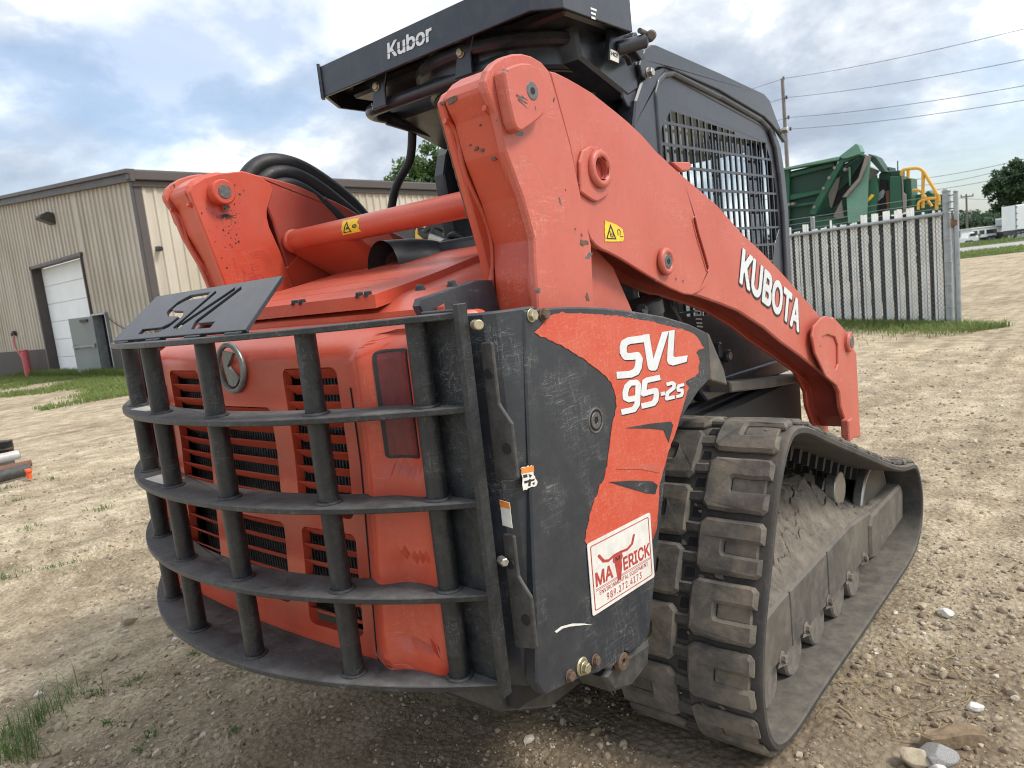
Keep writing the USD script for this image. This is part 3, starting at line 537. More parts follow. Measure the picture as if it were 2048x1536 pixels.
    part('lift_cylinder', [f(cyl(cy0+(cy0-cy1)*.6, cy0+(cy1-cy0)*.62, .052, 32, .004)), f(cyl(cy0+(cy1-cy0)*.5, cy0+(cy1-cy0)*.66, .058, 32, .006))], 'plastic_black', arm, smooth=30)
    part('cylinder_fitting', [f(cbox((.655, .03, 1.215), (.03, .03, .035), .004)), f(cyl((.655, .03, 1.21), (.655, .02, 1.14), .014, 12)), f(cyl((.655, .03, 1.235), (.64, .10, 1.225), .013, 12))], 'plastic_black', arm)
    # upright link behind the arm
    part('rear_upright', f(slab([(-.30, 1.0), (.02, 1.0), (.00, 1.20), (-.10, 1.36), (-.22, 1.44), (-.30, 1.44)], .59, .66, .006)), 'faded_orange_paint', arm)
    return arm
ARM_R = make_arm(1); ARM_L = make_arm(-1)
tc = np.array([-.251, 1.575])
part('arm_cross_tube', [cyl((-.565, *tc), (.565, *tc), .0375, 40, 0), cyl((-.562, *tc), (-.535, *tc), .0425, 40, .008)], 'orange_paint', smooth=30)
g0 = at((707, 482), z=1.540); gx1 = float(at((707, 482), y=-.235)[0])
P = [(-.563, -.272, 1.545), (gx1, -.272, 1.545), (gx1+.03, -.240, 1.545), (gx1+.03, -.12, 1.58), (-.563, -.12, 1.58), (-.563, -.03, 1.405), (gx1-.03, -.03, 1.36), (gx1+.02, .03, 1.38), (-.563, .06, 1.46), (-.50, -.02, 1.38)]
part('torque_gusset', hull(P), 'orange_paint', smooth=35)
part('frame_tower', [slab([(-.33, 1.0), (.30, 1.0), (.24, 1.38), (.02, 1.50), (-.22, 1.54), (-.33, 1.45)], -.60, -.57, .006)], 'orange_paint')

# ---- bundled hoses over the left arm
def hose(q, x, r, xe=None):
    P = [at(a, x=(x if xe is None else x+(xe-x)*i/(len(q)-1))) for i, a in enumerate(q)]; return tube(spline(P, 60), r, 14)
part('hydraulic_hose', hose([(478, 400), (495, 352), (522, 328), (560, 324), (605, 338), (650, 366), (690, 396), (730, 440), (770, 480)], -.66, .030, -.62), 'rubber_hose', smooth=50)
part('hydraulic_hose', hose([(505, 400), (524, 362), (552, 346), (590, 350), (632, 372), (672, 402), (712, 436), (752, 474)], -.64, .027, -.60), 'rubber_hose', smooth=50)
part('hydraulic_hose', hose([(515, 410), (545, 374), (578, 368), (615, 384), (650, 410), (682, 440), (715, 480)], -.61, .022, -.58), 'rubber_hose', smooth=50)
part('hose_tie', [tube([at((640+7*math.cos(a)*1.2, 392+10*math.sin(a)), x=-.6)+np.array([.03*math.sin(a), 0, 0]) for a in np.linspace(0, 6.2, 16)], .004, 6)], 'plastic_black')
part('cab_drop_hose', tube(spline([at(q, y=.25) for q in [(826, 250), (824, 285), (818, 325), (803, 352), (791, 378), (784, 410), (780, 460), (790, 500)]], 50), .017, 14), 'rubber_hose', smooth=50)

# ---- engine door: a pressed skin with three grille columns
def door_y(x, z):
    x = np.abs(x); y = -.852+.05*(x/.66)**2+.30*np.clip((x-.60)/.12, 0, 1)**2
    e_ = np.clip((1.27-z)/.05, 0, 1); y = y-.022*np.exp(-((x-.485)/.032)**2)*e_+.018*np.exp(-((x-.555)/.045)**4)*(z > .98)*(z < 1.27)+.014*np.exp(-((x-.56)/.055)**4)*(z > .60)*(z < .80)
    y = y+.10*np.clip((z-1.215)/.085, 0, 1)**2.2-.030*np.clip((1.0-z)/.45, 0, 1)
    return y+.06*np.clip((.565-z)/.07, 0, 1)**2
cols = [(-.395, -.20), (-.135, .135), (.205, .395)]
op = [(cols[0], .862, 1.205), (cols[1], .862, 1.112), (cols[2], .862, 1.205), (cols[0], .625, .828), (cols[1], .625, .828), (cols[2], .590, .828)]
opens = [fillet([(a, z0), (b, z0), (b, z1), (a, z1)], .018) for (a, b), z0, z1 in op]
outer = fillet([(-.665, .505), (.665, .505), (.665, 1.298), (-.665, 1.298)], .02)
dm = trimesh.creation.extrude_polygon(outer.difference(union_all(opens)), .022, engine='earcut')
dv, df = trimesh.remesh.subdivide_to_size(dm.vertices, dm.faces, .030, max_iter=12)
zz = dv[:, 2].copy(); V = np.c_[dv[:, 0], door_y(dv[:, 0], dv[:, 1])+zz, dv[:, 1]]
dm = trimesh.Trimesh(V, df, process=True); dm.merge_vertices(); dm.fix_normals()
DOOR = part('engine_door', dm, 'orange_paint', smooth=35)
for (a, b), z0, z1 in op:
    n = int(round((z1-z0)/.0385)); 
    for k in range(n):
        z = z0+(k+.5)*(z1-z0)/n; q = []
        for x in np.linspace(a-.004, b+.004, 4):
            y = float(door_y(np.array(x), np.array(z)))+.003
            q += [(x, y, z+.016), (x, y+.003, z+.0175), (x, y+.004, z+.0145), (x, y+.030, z-.010), (x, y+.032, z-.007)]
        part('grille_slat', hull(q), 'orange_paint', DOOR)
part('radiator_screen', bx(-.46, .46, -.775, -.765, .56, 1.24, .002), 'screen_black', DOOR)
part('screen_fins', [bx(x-.0022, x+.0022, -.782, -.774, .58, 1.22, .0005) for x in np.arange(-.44, .45, .0125)]+[bx(-.45, .45, -.780, -.776, z-.001, z+.001, .0004) for z in np.arange(.6, 1.22, .05)], 'fin_metal', DOOR, kind='stuff')
for sx in (-1, 1):
    xs0 = .436*sx; q = [(xs0, float(door_y(np.array(xs0), np.array(z)))-.0006, z) for z in np.linspace(.52, 1.16, 24)]
    part('door_seam', tube(q, .0022, 6), 'dark_void', DOOR)
    lm = fillet([(.513, 1.005), (.594, 1.005), (.594, 1.236), (.513, 1.236)], .010)
    def lay(shape, off):
        m = trimesh.creation.extrude_polygon(shape, .002, engine='earcut'); v, fc = trimesh.remesh.subdivide_to_size(m.vertices, m.faces, .02)
        return trimesh.Trimesh(np.c_[v[:, 0]*sx, door_y(v[:, 0], v[:, 1])-off-v[:, 2], v[:, 1]], fc, process=False)
    rl = part('reflector', lay(lm.buffer(-.006), .0012), 'dull_red_lens', DOOR)
    part('reflector_border', lay(lm.difference(lm.buffer(-.006)), .0010), 'black_print', rl)
# round badge
ec = np.array([0, float(door_y(np.array(0.), np.array(1.212)))-.004, 1.212]); a = np.linspace(0, 2*np.pi, 49)[:-1]
bd = part('door_badge', tube([ec+np.array([.058*math.cos(t), -.004, .058*math.sin(t)]) for t in a], .0072, 10, closed=True), 'badge_metal', DOOR, smooth=40)
kp = Polygon([(-.50, .83), (.45, .72), (-.20, .12), (.60, -.55), (.28, -.86), (-.10, -.92), (-.42, -.80), (-.62, .05)])
kp = kp.difference(LineString([(-.20, .12), (.42, -.62)]).buffer(.05)).union(Polygon([(-.14, .02), (.58, -.58), (.36, -.78)]))
part('badge_mark', flat_on(kp.buffer(-.02).buffer(.02), ec+np.array([0, .004, 0]), (.052, 0, 0), (0, 0, .052), .010), 'badge_metal', bd)

# ---- hood
def hood_z(y): return 1.352+.135*(y+.747)+.06*(y+.747)**2
HP = [(-.43, -.747), (.452, -.747), (.345, -.345), (.30, -.06), (-.40, -.06)]
def sheet(P, zf, th, size=.05, holes=()):
    g = Polygon(P).difference(union_all(list(holes))) if holes else Polygon(P)
    m = trimesh.creation.extrude_polygon(g, th, engine='earcut'); v, fc = trimesh.remesh.subdivide_to_size(m.vertices, m.faces, size)
    return trimesh.Trimesh(np.c_[v[:, 0], v[:, 1], zf(v[:, 0], v[:, 1])+v[:, 2]], fc, process=False)
def skin_z(x, y):
    yb = -.750+.05*(x/.66)**2+.30*np.clip((np.abs(x)-.60)/.12, 0, 1)**2; t = np.clip(1-(y-yb)/.10, 0, 1); zt = hood_z(np.maximum(y, -.74))-.030-.15*np.clip(np.abs(x)-.50, 0, 1)
    return zt*(1-t**2)+1.2985*t**2
_bk = [(x, -.756+.05*(x/.66)**2+.30*max(0, (abs(x)-.60)/.12)**2) for x in np.linspace(-.62, .62, 33)]
HOOD = part('hood', sheet(_bk+[(.595, -.68), (.570, -.64), (.566, -.35), (.50, .0), (-.50, .0), (-.566, -.35), (-.570, -.64), (-.595, -.68)], skin_z, .012, .03), 'orange_paint', smooth=35)
vents = [LineString(l).buffer(.0035, cap_style='flat') for l in ([(-.38, -.64), (.26, -.60)], [(-.38, -.50), (.10, -.47), (.26, -.50)], [(-.34, -.36), (.24, -.33)], [(-.36, -.22), (-.05, -.20), (.20, -.23)])]
part('hood_panel', sheet(HP, lambda x, y: hood_z(y)-.030, .030, .06, vents), 'orange_paint', HOOD)
part('hood_seam', [bx(-.01, .0, -.745, -.05, 1.30, 1.302, .0005)], 'dark_void', HOOD)
for q in [(590, 606), (735, 582), (715, 562), (900, 538), (835, 533), (600, 573)]:
    p = at(q, z=1.40); y = -.70
    for y in np.linspace(-.74, -.1, 60):
        p = at(q, y=y)
        if p[2] > hood_z(y)-.002: break
    part('hood_bolt', [cbox((p[0], p[1], hood_z(p[1])+.004), (.014, .014, .009), .002), cyl((p[0], p[1], hood_z(p[1])-.004), (p[0], p[1], hood_z(p[1])+.001), .011, 16)], 'plastic_black', HOOD)
part('cowl_vent', sheet([(-.40, -.06), (.42, -.06), (.46, .40), (-.46, .40)], lambda x, y: hood_z(-.06)+.0*x+.10*(y+.06), .02, .1), 'cab_black_paint')
part('cowl_slat', [cbox((.10+.0*k, -.03+.055*k, hood_z(-.06)+.026+.0055*k), (.62, .030, .014), .003) for k in range(8)], 'plastic_black', kind='stuff')
part('side_cheek', slab(yz([(837, 612), (842, 597), (950, 560), (985, 560), (1010, 660), (960, 660), (860, 660)], .60), .578, .602, .003), 'cab_black_paint')
# exhaust cowl: a half-round hood, open towards the rear
u = np.linspace(0, 1, 22); A = np.linspace(-.25, np.pi+.25, 20); V = []
for t in u:
    r = (.066+.006*math.sin(t*3))*math.sqrt(max(0, 1-(max(0, t-.30)/.72)**2)); 
    for aa in A: V.append((-.135+.10*t+r*1.15*math.cos(aa), -.215+.30*t, 1.440-.02*t+(r*1.30)*math.sin(aa)))
V = np.array(V); n = len(A); fc = [(i*n+j, i*n+j+1, (i+1)*n+j+1) for i in range(21) for j in range(n-1)]+[(i*n+j, (i+1)*n+j+1, (i+1)*n+j) for i in range(21) for j in range(n-1)]
ex = trimesh.Trimesh(V, np.array(fc), process=False); e2 = ex.copy(); e2.vertices = e2.vertices*[1, 1, 1]+np.array([0, .004, -.004]); e2.invert()
EXC = part('exhaust_cowl', [ex, e2, bx(-.19, -.05, -.19, -.02, 1.385, 1.415, .006)], 'plastic_black', smooth=50)
part('exhaust_pipe', tube([(-.135, -.17, 1.440), (-.13, -.10, 1.435), (-.11, .0, 1.42)], .048, 24, caps=False), 'rusty_bolt', EXC, smooth=50)
part('hose_clutter', [tube(spline([(-.40+.03*k, .28, 1.46), (-.33+.05*k, .22, 1.50+.01*k), (-.22+.03*k, .26, 1.47), (-.16, .36, 1.44)], 24), .013, 10) for k in range(4)]+[cyl((-.20, .27, 1.45), (-.16, .27, 1.475), .025, 16, .003)], 'rubber_hose', smooth=50)
part('red_stay', cyl((-.38, .30, 1.53), (.02, .18, 1.41), .010, 10), 'orange_paint')

# ---- right and left side panels
SP = yz([(1047, 620), (1060, 619), (1100, 616), (1130, 614), (1170, 614), (1213, 616), (1263, 621.6), (1329, 633), (1379, 648), (1412, 664), (1417, 693), (1420, 759), (1399, 781), (1376, 816), (1359, 846), (1345, 875), (1335, 920), (1328, 985), (1319, 1070), (1312, 1140), (1306, 1200), (1299, 1269), (1289, 1280), (1283, 1292), (1273, 1296), (1262, 1305), (1250, 1302), (1244, 1316), (1230, 1330), (1222, 1342), (1210, 1337), (1199, 1345), (1170, 1353), (1139, 1367), (1112, 1381), (1092, 1391), (1086, 1386), (1074, 1366), (1072, 1250)], .78)
CORNER = [(.7765, -.600), (.7765, -.640), (.772, -.675), (.760, -.703), (.740, -.722), (.712, -.733), (.655, -.738), (.655, -.700), (.705, -.697), (.728, -.688), (.742, -.668), (.748, -.640), (.748, -.600)]
def make_panel(side):
    f = (lambda m: m) if side > 0 else mirrored
    sp = part('side_panel', [f(slab(SP, .748, .780, .004)), f(plan(CORNER, .50, 1.292, .004)), f(slab([(-.66, 1.10), (-.30, 1.10), (-.30, 1.262), (-.66, 1.262)], .66, .752, .004))], 'dark_panel_paint', smooth=20)
    part('panel_bracket', f(slab(yz([(1413, 664), (1419, 668), (1432, 700), (1448, 738), (1455, 770), (1425, 762), (1420, 759), (1417, 700)], .775), .62, .776, .004)), 'frame_paint', sp)
    return sp
SPR = make_panel(1); make_panel(-1)
X = .7803
dec = clean(yz([(1101, 628), (1069, 666), (1097, 680), (1125, 693), (1146, 705), (1166, 717), (1190, 736), (1213, 755), (1222, 767), (1227, 781), (1231, 797), (1232, 814), (1229, 832), (1224, 849), (1220, 876), (1217, 901), (1215, 918), (1214, 934), (1211, 940), (1209, 952), (1204, 966), (1199, 968), (1195, 989), (1188, 998), (1186, 1006), (1182, 1020), (1177, 1041), (1172, 1062), (1169, 1085), (1180, 1092), (1250, 1082), (1304, 1082), (1313, 1058), (1316, 1010), (1318, 972), (1324, 948), (1330, 928), (1337, 900), (1347, 876), (1357, 845), (1364, 818), (1374, 784), (1378, 776), (1370, 766), (1380, 757), (1389, 754), (1397, 746), (1396, 735), (1399, 723), (1396, 713), (1392, 706), (1395, 700), (1402, 698), (1408, 696), (1402, 689), (1396, 678), (1386, 666), (1370, 661), (1346, 655), (1330, 650), (1313, 646), (1296, 641), (1270, 638), (1253, 634), (1225, 631), (1196, 629), (1160, 627), (1130, 626)], X), 0)
def jag(g, d, amp, seed):
    r = np.random.default_rng(seed); P = np.array(g.segmentize(d).exterior.coords)[:-1]; return Polygon(P+r.normal(0, amp, P.shape)).buffer(0)
dec = jag(dec, .012, .0011, 3)
def on_panel(shape, x0=X, h=.0012): return slab(shape if hasattr(shape, 'geoms') or hasattr(shape, 'exterior') else clean(shape, 0), x0, x0+h, .0002)
DEC = part('orange_decal', on_panel(dec), 'decal_print', SPR, label='torn orange decal with model lettering')
def panel_px(shape, ox, oy, s): return warp(shape, lambda a, b: tuple(at((ox+a*s, oy+b*s), x=X)[1:]))
cr = .16602
S = union_all([LineString([(938, 467), (760, 490), (705, 520), (690, 575), (692, 640), (722, 682), (800, 680), (860, 668), (885, 715), (872, 810), (845, 865), (780, 895), (612, 908)]).buffer(42, cap_style='flat', join_style='round'),
   Polygon([(925, 420), (1005, 410), (1055, 715), (1160, 388), (1240, 374), (1100, 830), (1080, 850), (1030, 852), (1000, 840), (985, 800)]),
   Polygon([(1243, 372), (1312, 362), (1295, 670), (1312, 690), (1468, 668), (1455, 745), (1290, 790), (1240, 775), (1218, 735), (1222, 660)])])
D = union_all([strokes([[(868, 1175), (760, 1200), (718, 1180), (715, 1120), (735, 1045), (780, 1000), (850, 993), (872, 1020), (868, 1120), (858, 1260), (820, 1318), (668, 1352)]], 66),
   strokes([[(1137, 932), (985, 965), (952, 985), (935, 1130), (1020, 1105), (1082, 1090), (1092, 1130), (1083, 1205), (1055, 1245), (910, 1280)]], 64),
   strokes([[(1143, 1135), (1196, 1123)]], 44), strokes([[(1212, 1020), (1285, 998), (1306, 1015), (1300, 1060), (1225, 1120), (1215, 1190), (1312, 1166)]], 42), strokes([[(1425, 1018), (1362, 1035), (1350, 1058), (1355, 1090), (1400, 1085), (1405, 1115), (1392, 1150), (1330, 1166)]], 36)])
for nm, g in (('model_lettering', S), ('model_number', D)):
    lt = part(nm, on_panel(panel_px(g, 1130, 600, cr), X+.0016), 'white_print', SPR)
    part('lettering_shadow', on_panel(panel_px(affinity.translate(g, 11, 13), 1130, 600, cr), X+.0013, .0002), 'black_print', SPR)
for P in ([(1250, 856), (1300, 847), (1340, 843), (1345, 850), (1336, 885), (1326, 860), (1300, 857)], [(1217, 964), (1260, 961), (1303, 962), (1314, 970), (1309, 988), (1290, 986), (1250, 974)]):
    part('decal_spike', on_panel(yz(P, X), X+.0014), 'dark_panel_paint', SPR)
part('decal_spike', on_panel(yz([(1231, 938), (1280, 929), (1322, 925), (1318, 946), (1280, 938)], X), X+.0014), 'faded_orange_paint', SPR)
# company sticker
TL, TR, BL = (at((1160+a*.14324, 1020+b*.14324), x=X+.0016) for a, b in ((92, 478), (968, 42), (170, 1500)))
BR = at((1160+1034*.14324, 1020+930*.14324), x=X+.0016)
uu, vv = ((TR-TL)+(BR-BL))/2, ((BL-TL)+(BR-TR))/2; o = TL
st = part('company_sticker', flat_on(fillet([(0, 0), (1, 0), (1, -1), (0, -1)], .03), o, uu, -vv, .0015), 'sticker_white', SPR, label='white company sticker with red lettering and a red skull')
P1 = fillet([(.035, -.05), (.965, -.05), (.965, -.95), (.035, -.95)], .03)
part('sticker_border', flat_on(P1.difference(P1.buffer(-.012)), o+np.array([.0012, 0, 0]), uu, -vv, .0008), 'red_print', SPR)
def fit(shape, x0, x1, y0, y1, shear=0):
    a, b, c, d = shape.bounds; s = affinity.affine_transform(shape, [(x1-x0)/(c-a), 0, 0, (y1-y0)/(d-b), x0-a*(x1-x0)/(c-a), y0-b*(y1-y0)/(d-b)]); return affinity.skew(s, xs=shear, origin=(x0, y0)) if shear else s
txt = [fit(text_shape('MA', 3), .075, .335, -.64, -.44), fit(text_shape('ERICK', 3), .50, .945, -.64, -.44)]
skull = Polygon([(.365, -.33), (.475, -.33), (.50, -.42), (.475, -.46), (.475, -.56), (.445, -.72), (.405, -.72), (.385, -.56), (.375, -.46), (.345, -.42)])
horns = union_all([LineString([(.37, -.345), (.28, -.37), (.21, -.34), (.15, -.235)]).buffer(.018), LineString([(.47, -.345), (.58, -.36), (.66, -.32), (.70, -.21)]).buffer(.018)])
lines = union_all([sbox(.07, -.672, .95, -.665), sbox(.07, -.692, .95, -.686)])
part('sticker_print', flat_on(union_all(txt+[skull.buffer(.004), horns, lines]), o+np.array([.0012, 0, 0]), uu, -vv, .0008), 'red_print', SPR)
part('sticker_print', flat_on(union_all([fit(text_shape('ENVIRONMENTAL EQUIPMENT', 0), .12, .90, -.775, -.71), fit(text_shape('989.272.4173', 1, 14), .22, .78, -.90, -.80)]), o+np.array([.0012, 0, 0]), uu, -vv, .0008), 'red_print', SPR)
part('sticker_print', flat_on(fit(text_shape('M', 1), .385, .455, -.44, -.38), o+np.array([.0019, 0, 0]), uu, -vv, .0005), 'black_print', SPR)
# small warning sticker, gouge, bolts, bores
wx = .7812
part('warning_sticker', on_panel(jag(clean(yz([(1040, 935), (1065, 931), (1066, 950), (1074, 962), (1072, 970), (1062, 974), (1044, 980)], .779)), .006, .0012, 5), .7803), 'sticker_white', SPR)
part('warning_sticker_band', on_panel(yz([(1040, 936), (1065, 931), (1066, 942), (1041, 947)], .779), .7816, .0006), 'orange_sticker', SPR)
part('sticker_print', on_panel(union_all([Polygon(yz(q, .779)) for q in ([(1044, 950), (1052, 948), (1053, 954), (1045, 956)], [(1055, 948), (1062, 950), (1058, 956)], [(1046, 962), (1068, 957), (1066, 961), (1047, 967)], [(1056, 958), (1060, 958), (1059, 972), (1054, 972)], [(1062, 966), (1068, 964), (1066, 970)])]), .7816, .0005), 'black_print', SPR)
part('gouge', on_panel(yz([(1109, 1263), (1122, 1253), (1145, 1247), (1168, 1247), (1185, 1250), (1168, 1250), (1140, 1253), (1125, 1257), (1113, 1266)], X), X, .0006), 'sticker_white', SPR)
def pxp(q, x): return at(q, x=x)
for q, m in (((1062, 631), 'zinc_bolt'), ((1086, 629), 'rusty_bolt'), ((1138, 1351), 'rusty_bolt'), ((1189, 1320), 'rusty_bolt')): part('panel_bolt', hexbolt(pxp(q, .78), (1, 0, 0), .0115, .012), m, SPR)
part('panel_bolt', [hexbolt(pxp((1164, 1334), .78)+np.array([.006, 0, 0]), (1, 0, 0), .0125, .012), cyl(pxp((1162, 1332), .779), pxp((1162, 1332), .779)+np.array([.006, 0, 0]), .021, 24, .002)], 'zinc_bolt', SPR)
c = pxp((1191, 841), .78); part('tie_down_bore', [cyl(c+[-.02, 0, 0], c+[.0005, 0, 0], .027, 40, .0002)], 'dark_void', SPR)
a = np.linspace(0, 2*np.pi, 41)[:-1]; part('bore_bush', [slab(circ(c[1:], .0195).difference(circ(c[1:], .008)), .772, .7830, .001), tube([(c[0], c[1]+.0275*math.cos(t), c[2]+.0275*math.sin(t)) for t in a], .0028, 8, closed=True)], 'bare_pin', SPR, smooth=40)
c = pxp((1239, 1321), .77); part('tie_down_eye', [slab(circ(c[1:], .022).difference(circ(c[1:], .0075)), .765, .7835, .002)], 'rusty_bolt', SPR, smooth=40)
part('tow_lug', slab(yz([(1225, 1330), (1300, 1280), (1296, 1330), (1262, 1375), (1225, 1385), (1205, 1355)], .76), .66, .7635, .01), 'hinge_steel', SPR)

# ---- rear guard
GZS = [1.294, 1.112, .922, .729, .537]
def arc_y(x, s=0.): return -1.040+.245*(np.abs(x)/.745)**2.15+s
ax = np.linspace(-.745, .745, 61); out = [(x, arc_y(x)) for x in ax]
inn = [(x, arc_y(x)+(.165-.025*(abs(x)/.745)**2)) for x in np.linspace(.70, -.70, 41)]
GUARD = LD+'/rear_guard'; UsdGeom.Xform.Define(stage, GUARD); _base[GUARD] = _base[LD]
for sg in (1, -1):
    q = trimesh.util.concatenate([plan([(.741, -.803), (.754, -.803), (.754, -.778), (.741, -.778)], .518, 1.316, .002), bx(.632, .7405, -.786, -.775, .528, 1.306, .002)])
    part('guard_upright', q if sg > 0 else mirrored(q), 'black_guard_paint', GUARD)
full = Polygon(out+[(.7405, -.7865), (.66, -.7865)]+[p for p in inn if abs(p[0]) < .6 and p[1] < -.70]+[(-.66, -.7865), (-.7405, -.7865)]).buffer(0)
mids = Polygon(out+[(.7405, -.7865), (.66, -.7865)]+[(x, arc_y(x)+.112) for x in np.linspace(.60, -.60, 41)]+[(-.66, -.7865), (-.7405, -.7865)]).buffer(0)
slim = Polygon(out+[(.7405, -.7865), (.66, -.7865)]+[(x, arc_y(x)+.062) for x in np.linspace(.62, -.62, 41)]+[(-.66, -.7865), (-.7405, -.7865)]).buffer(0)
PX = [.645, .425, .135, -.145, -.43, -.64]
for k, z in enumerate(GZS):
    part('guard_plate', plan(slim if k == 0 else (full if k == 4 else mids), z-.0065, z+.0065, .0018), 'black_guard_paint', GUARD)
for x in PX:
    y = float(arc_y(x))+.047; part('guard_pipe', cyl((x, y, GZS[-1]), (x, y, GZS[0]+.001), .0220, 32), 'black_guard_paint', GUARD, smooth=30)
    for z in GZS[1:]:
        a = np.linspace(0, 2*np.pi, 37)[:-1]; wob = 1+.03*np.sin(a*17+x*9)
        part('pipe_weld', [tube([(x+.0240*w*math.cos(t), y+.0240*w*math.sin(t), z+.0075) for t, w in zip(a, wob)], .0050, 7, closed=True)], 'weld_grey', GUARD, smooth=60)
ng = [(-.345, 0), (.322, 0), (.300, .148), (-.310, .148)]
yb, zb, yt, zt = -.985, 1.302, -.865, 1.408; L0 = math.hypot(yt-yb, zt-zb); d = np.array([0, (yt-yb)/L0, (zt-zb)/L0])
ng = [(a, b/.148*L0) for a, b in ng]; s = L0/.148
hh = .098
def ital(L): return [(a+.55*b*hh, .030+b*hh) for a, b in L]
cut = strokes([ital([(.010, 1), (-.075, 1), (-.098, .84), (-.098, .62), (-.075, .52), (-.020, .47), (-.002, .36), (-.006, .12), (-.03, 0), (-.125, 0)])], .0155)
cut = cut.union(strokes([ital([(.034, 1.05), (.034, .0)]), ital([(.046, .0), (.110, 1.05)])], .0145)).union(strokes([ital([(.135, 1.05), (.108, .14), (.122, 0), (.195, 0)])], .0160))
cut = affinity.scale(affinity.translate(cut, -.060, 0), 1.16, 1.10, origin=(0, .075))
part('name_plate', slab(Polygon(ng).difference(cut), 0, .009, .0012, to=lambda a, b, h: tuple(np.array([a, yb, zb])+d*b+np.array([0, -d[2], d[1]])*h)), 'cab_black_paint', GUARD, label='black plate with cut-out letters')
part('plate_tab', [bx(x-.03, x+.03, -1.0, -.975, 1.298, 1.306, .002) for x in (-.28, -.1, .1, .28)], 'black_guard_paint', GUARD)
for (x0, x1, z) in ((-.33, -.20, GZS[2]+.0068), (-.36, -.24, GZS[1]+.0068)):
    ym = float(arc_y((x0+x1)/2))
    part('guard_sticker', flat_on(sbox(0, 0, 1, 1), (x0, ym+.035, z), (x1-x0, -.01, 0), (0, .06, 0), .001), 'sticker_white', GUARD)
    part('sticker_band', flat_on(sbox(0, .7, 1, 1), (x0, ym+.035, z+.001), (x1-x0, -.01, 0), (0, .06, 0), .0006), 'orange_sticker', GUARD)
# hinges, latch and their plates between the guard and the side panel
for z0, z1 in ((.955, 1.235), (.600, .845)):
    hg = part('guard_hinge', [elev(fillet([(.745, z0), (.804, z0+.01), (.804, z0+.12), (.782, z0+.15), (.776, z0+.16), (.776, z1), (.745, z1)], .006), -.744, -.735, .002)], 'hinge_steel')
    part('hinge_hole', cyl((.785, -.747, z0+.07), (.785, -.74, z0+.07), .011, 18), 'dark_void', hg); part('hinge_hole', cyl((.762, -.749, z1-.06), (.762, -.74, z1-.06), .010, 18), 'dark_void', hg)
part('guard_bolt', cyl((.752, -.76, 1.272), (.778, -.775, 1.272), .010, 16, .002), 'zinc_bolt', GUARD); part('guard_bolt', [cyl((.752, -.765, .80), (.775, -.775, .80), .009, 6, .002)], 'steel', GUARD)
part('hinge_sticker', elev([(.752, .865), (.778, .862), (.778, .915), (.752, .918)], -.7465, -.7455, .0002), 'sticker_white', GUARD); part('hinge_sticker_band', elev([(.752, .905), (.778, .902), (.778, .915), (.752, .918)], -.7475, -.7466, .0002), 'orange_sticker', GUARD)
lamp = part('tail_lamp', [cyl((-.72, -.80, 1.20), (-.72, -.72, 1.20), .036, 24, .006)], 'plastic_black'); part('lamp_lens', cyl((-.72, -.806, 1.20), (-.72, -.795, 1.20), .018, 18, .002), 'steel', lamp)

# ---- cab
CX = .47
side = yz([(1267, 250), (1272, 200), (1285, 160), (1305, 140), (1335, 128), (1440, 178), (1531, 232), (1548, 255), (1562, 295), (1570, 345), (1577, 420), (1586, 600)], CX)+[(1.66, .80), (.78, .82), (.445, 1.1)]
sd = clean(side, 0)
rim = fillet(yz([(1311, 190), (1316, 165), (1328, 150), (1345, 146), (1440, 193), (1520, 238), (1538, 256), (1550, 292), (1558, 345), (1566, 420), (1575, 600)], CX)+[(1.60, .86), (.84, .88), (.555, 1.2)], .02)
GRID = clean(yz([(1346, 220), (1534, 284), (1549, 334), (1557, 390), (1562, 458), (1552, 492)], CX)+[(1.48, 1.10), (.61, 1.16), (.61, 1.55)]+yz([(1321, 277), (1330, 250)], CX), 0)
y0, z0, y1, z1 = GRID.bounds; cells = []
for i, y in enumerate(np.arange(y0, y1, .0545)):
    for z in np.arange(z0, z1, .0745):
        c = sbox(y, z, y+.0450, z+.0640).intersection(GRID)
        if c.area > 4e-4: cells.append(c)
CAB = part('cab', [slab(sd.difference(rim), .41, CX, .006), mirrored(slab(sd.difference(rim), .41, CX, .006)), bx(-.40, .40, .46, .52, 1.72, 2.02, .01), bx(-.40, .40, 1.56, 1.62, .80, .95, .01), bx(-.40, .40, .55, 1.60, .80, .84, .01), bx(-.405, -.36, 1.54, 1.62, .8, 1.85, .01), bx(.36, .405, 1.54, 1.62, .8, 1.85, .01)], 'cab_black_paint')
for sgn in (1, -1):
    ff = (lambda m: m) if sgn > 0 else mirrored
    holes = union_all(cells)
    if sgn > 0: holes = holes.union(union_all([sbox(1.30, .985+.075*k, 1.33, 1.02+.075*k) for k in range(0)]))
    part('window_guard', ff(slab(rim.buffer(-.004).difference(holes), .4535, .4615, .0008)), 'cab_black_paint', CAB)
    gl_ = trimesh.creation.triangulate_polygon(rim.buffer(-.02), engine='earcut'); part('side_window', ff(trimesh.Trimesh(np.c_[np.full(len(gl_[0]), .425), gl_[0]], gl_[1], process=False)), 'window_glass', CAB)
    part('door_rim', ff(tube([(.466, a, b) for a, b in np.array(rim.exterior.coords)[::1]], .012, 8)), 'cab_black_paint', CAB, smooth=50)
part('window_mullion', [bx(.405, .422, 1.09, 1.13, 1.1, 1.93, .004), bx(-.422, -.405, 1.09, 1.13, 1.1, 1.93, .004)], 'plastic_black', CAB)
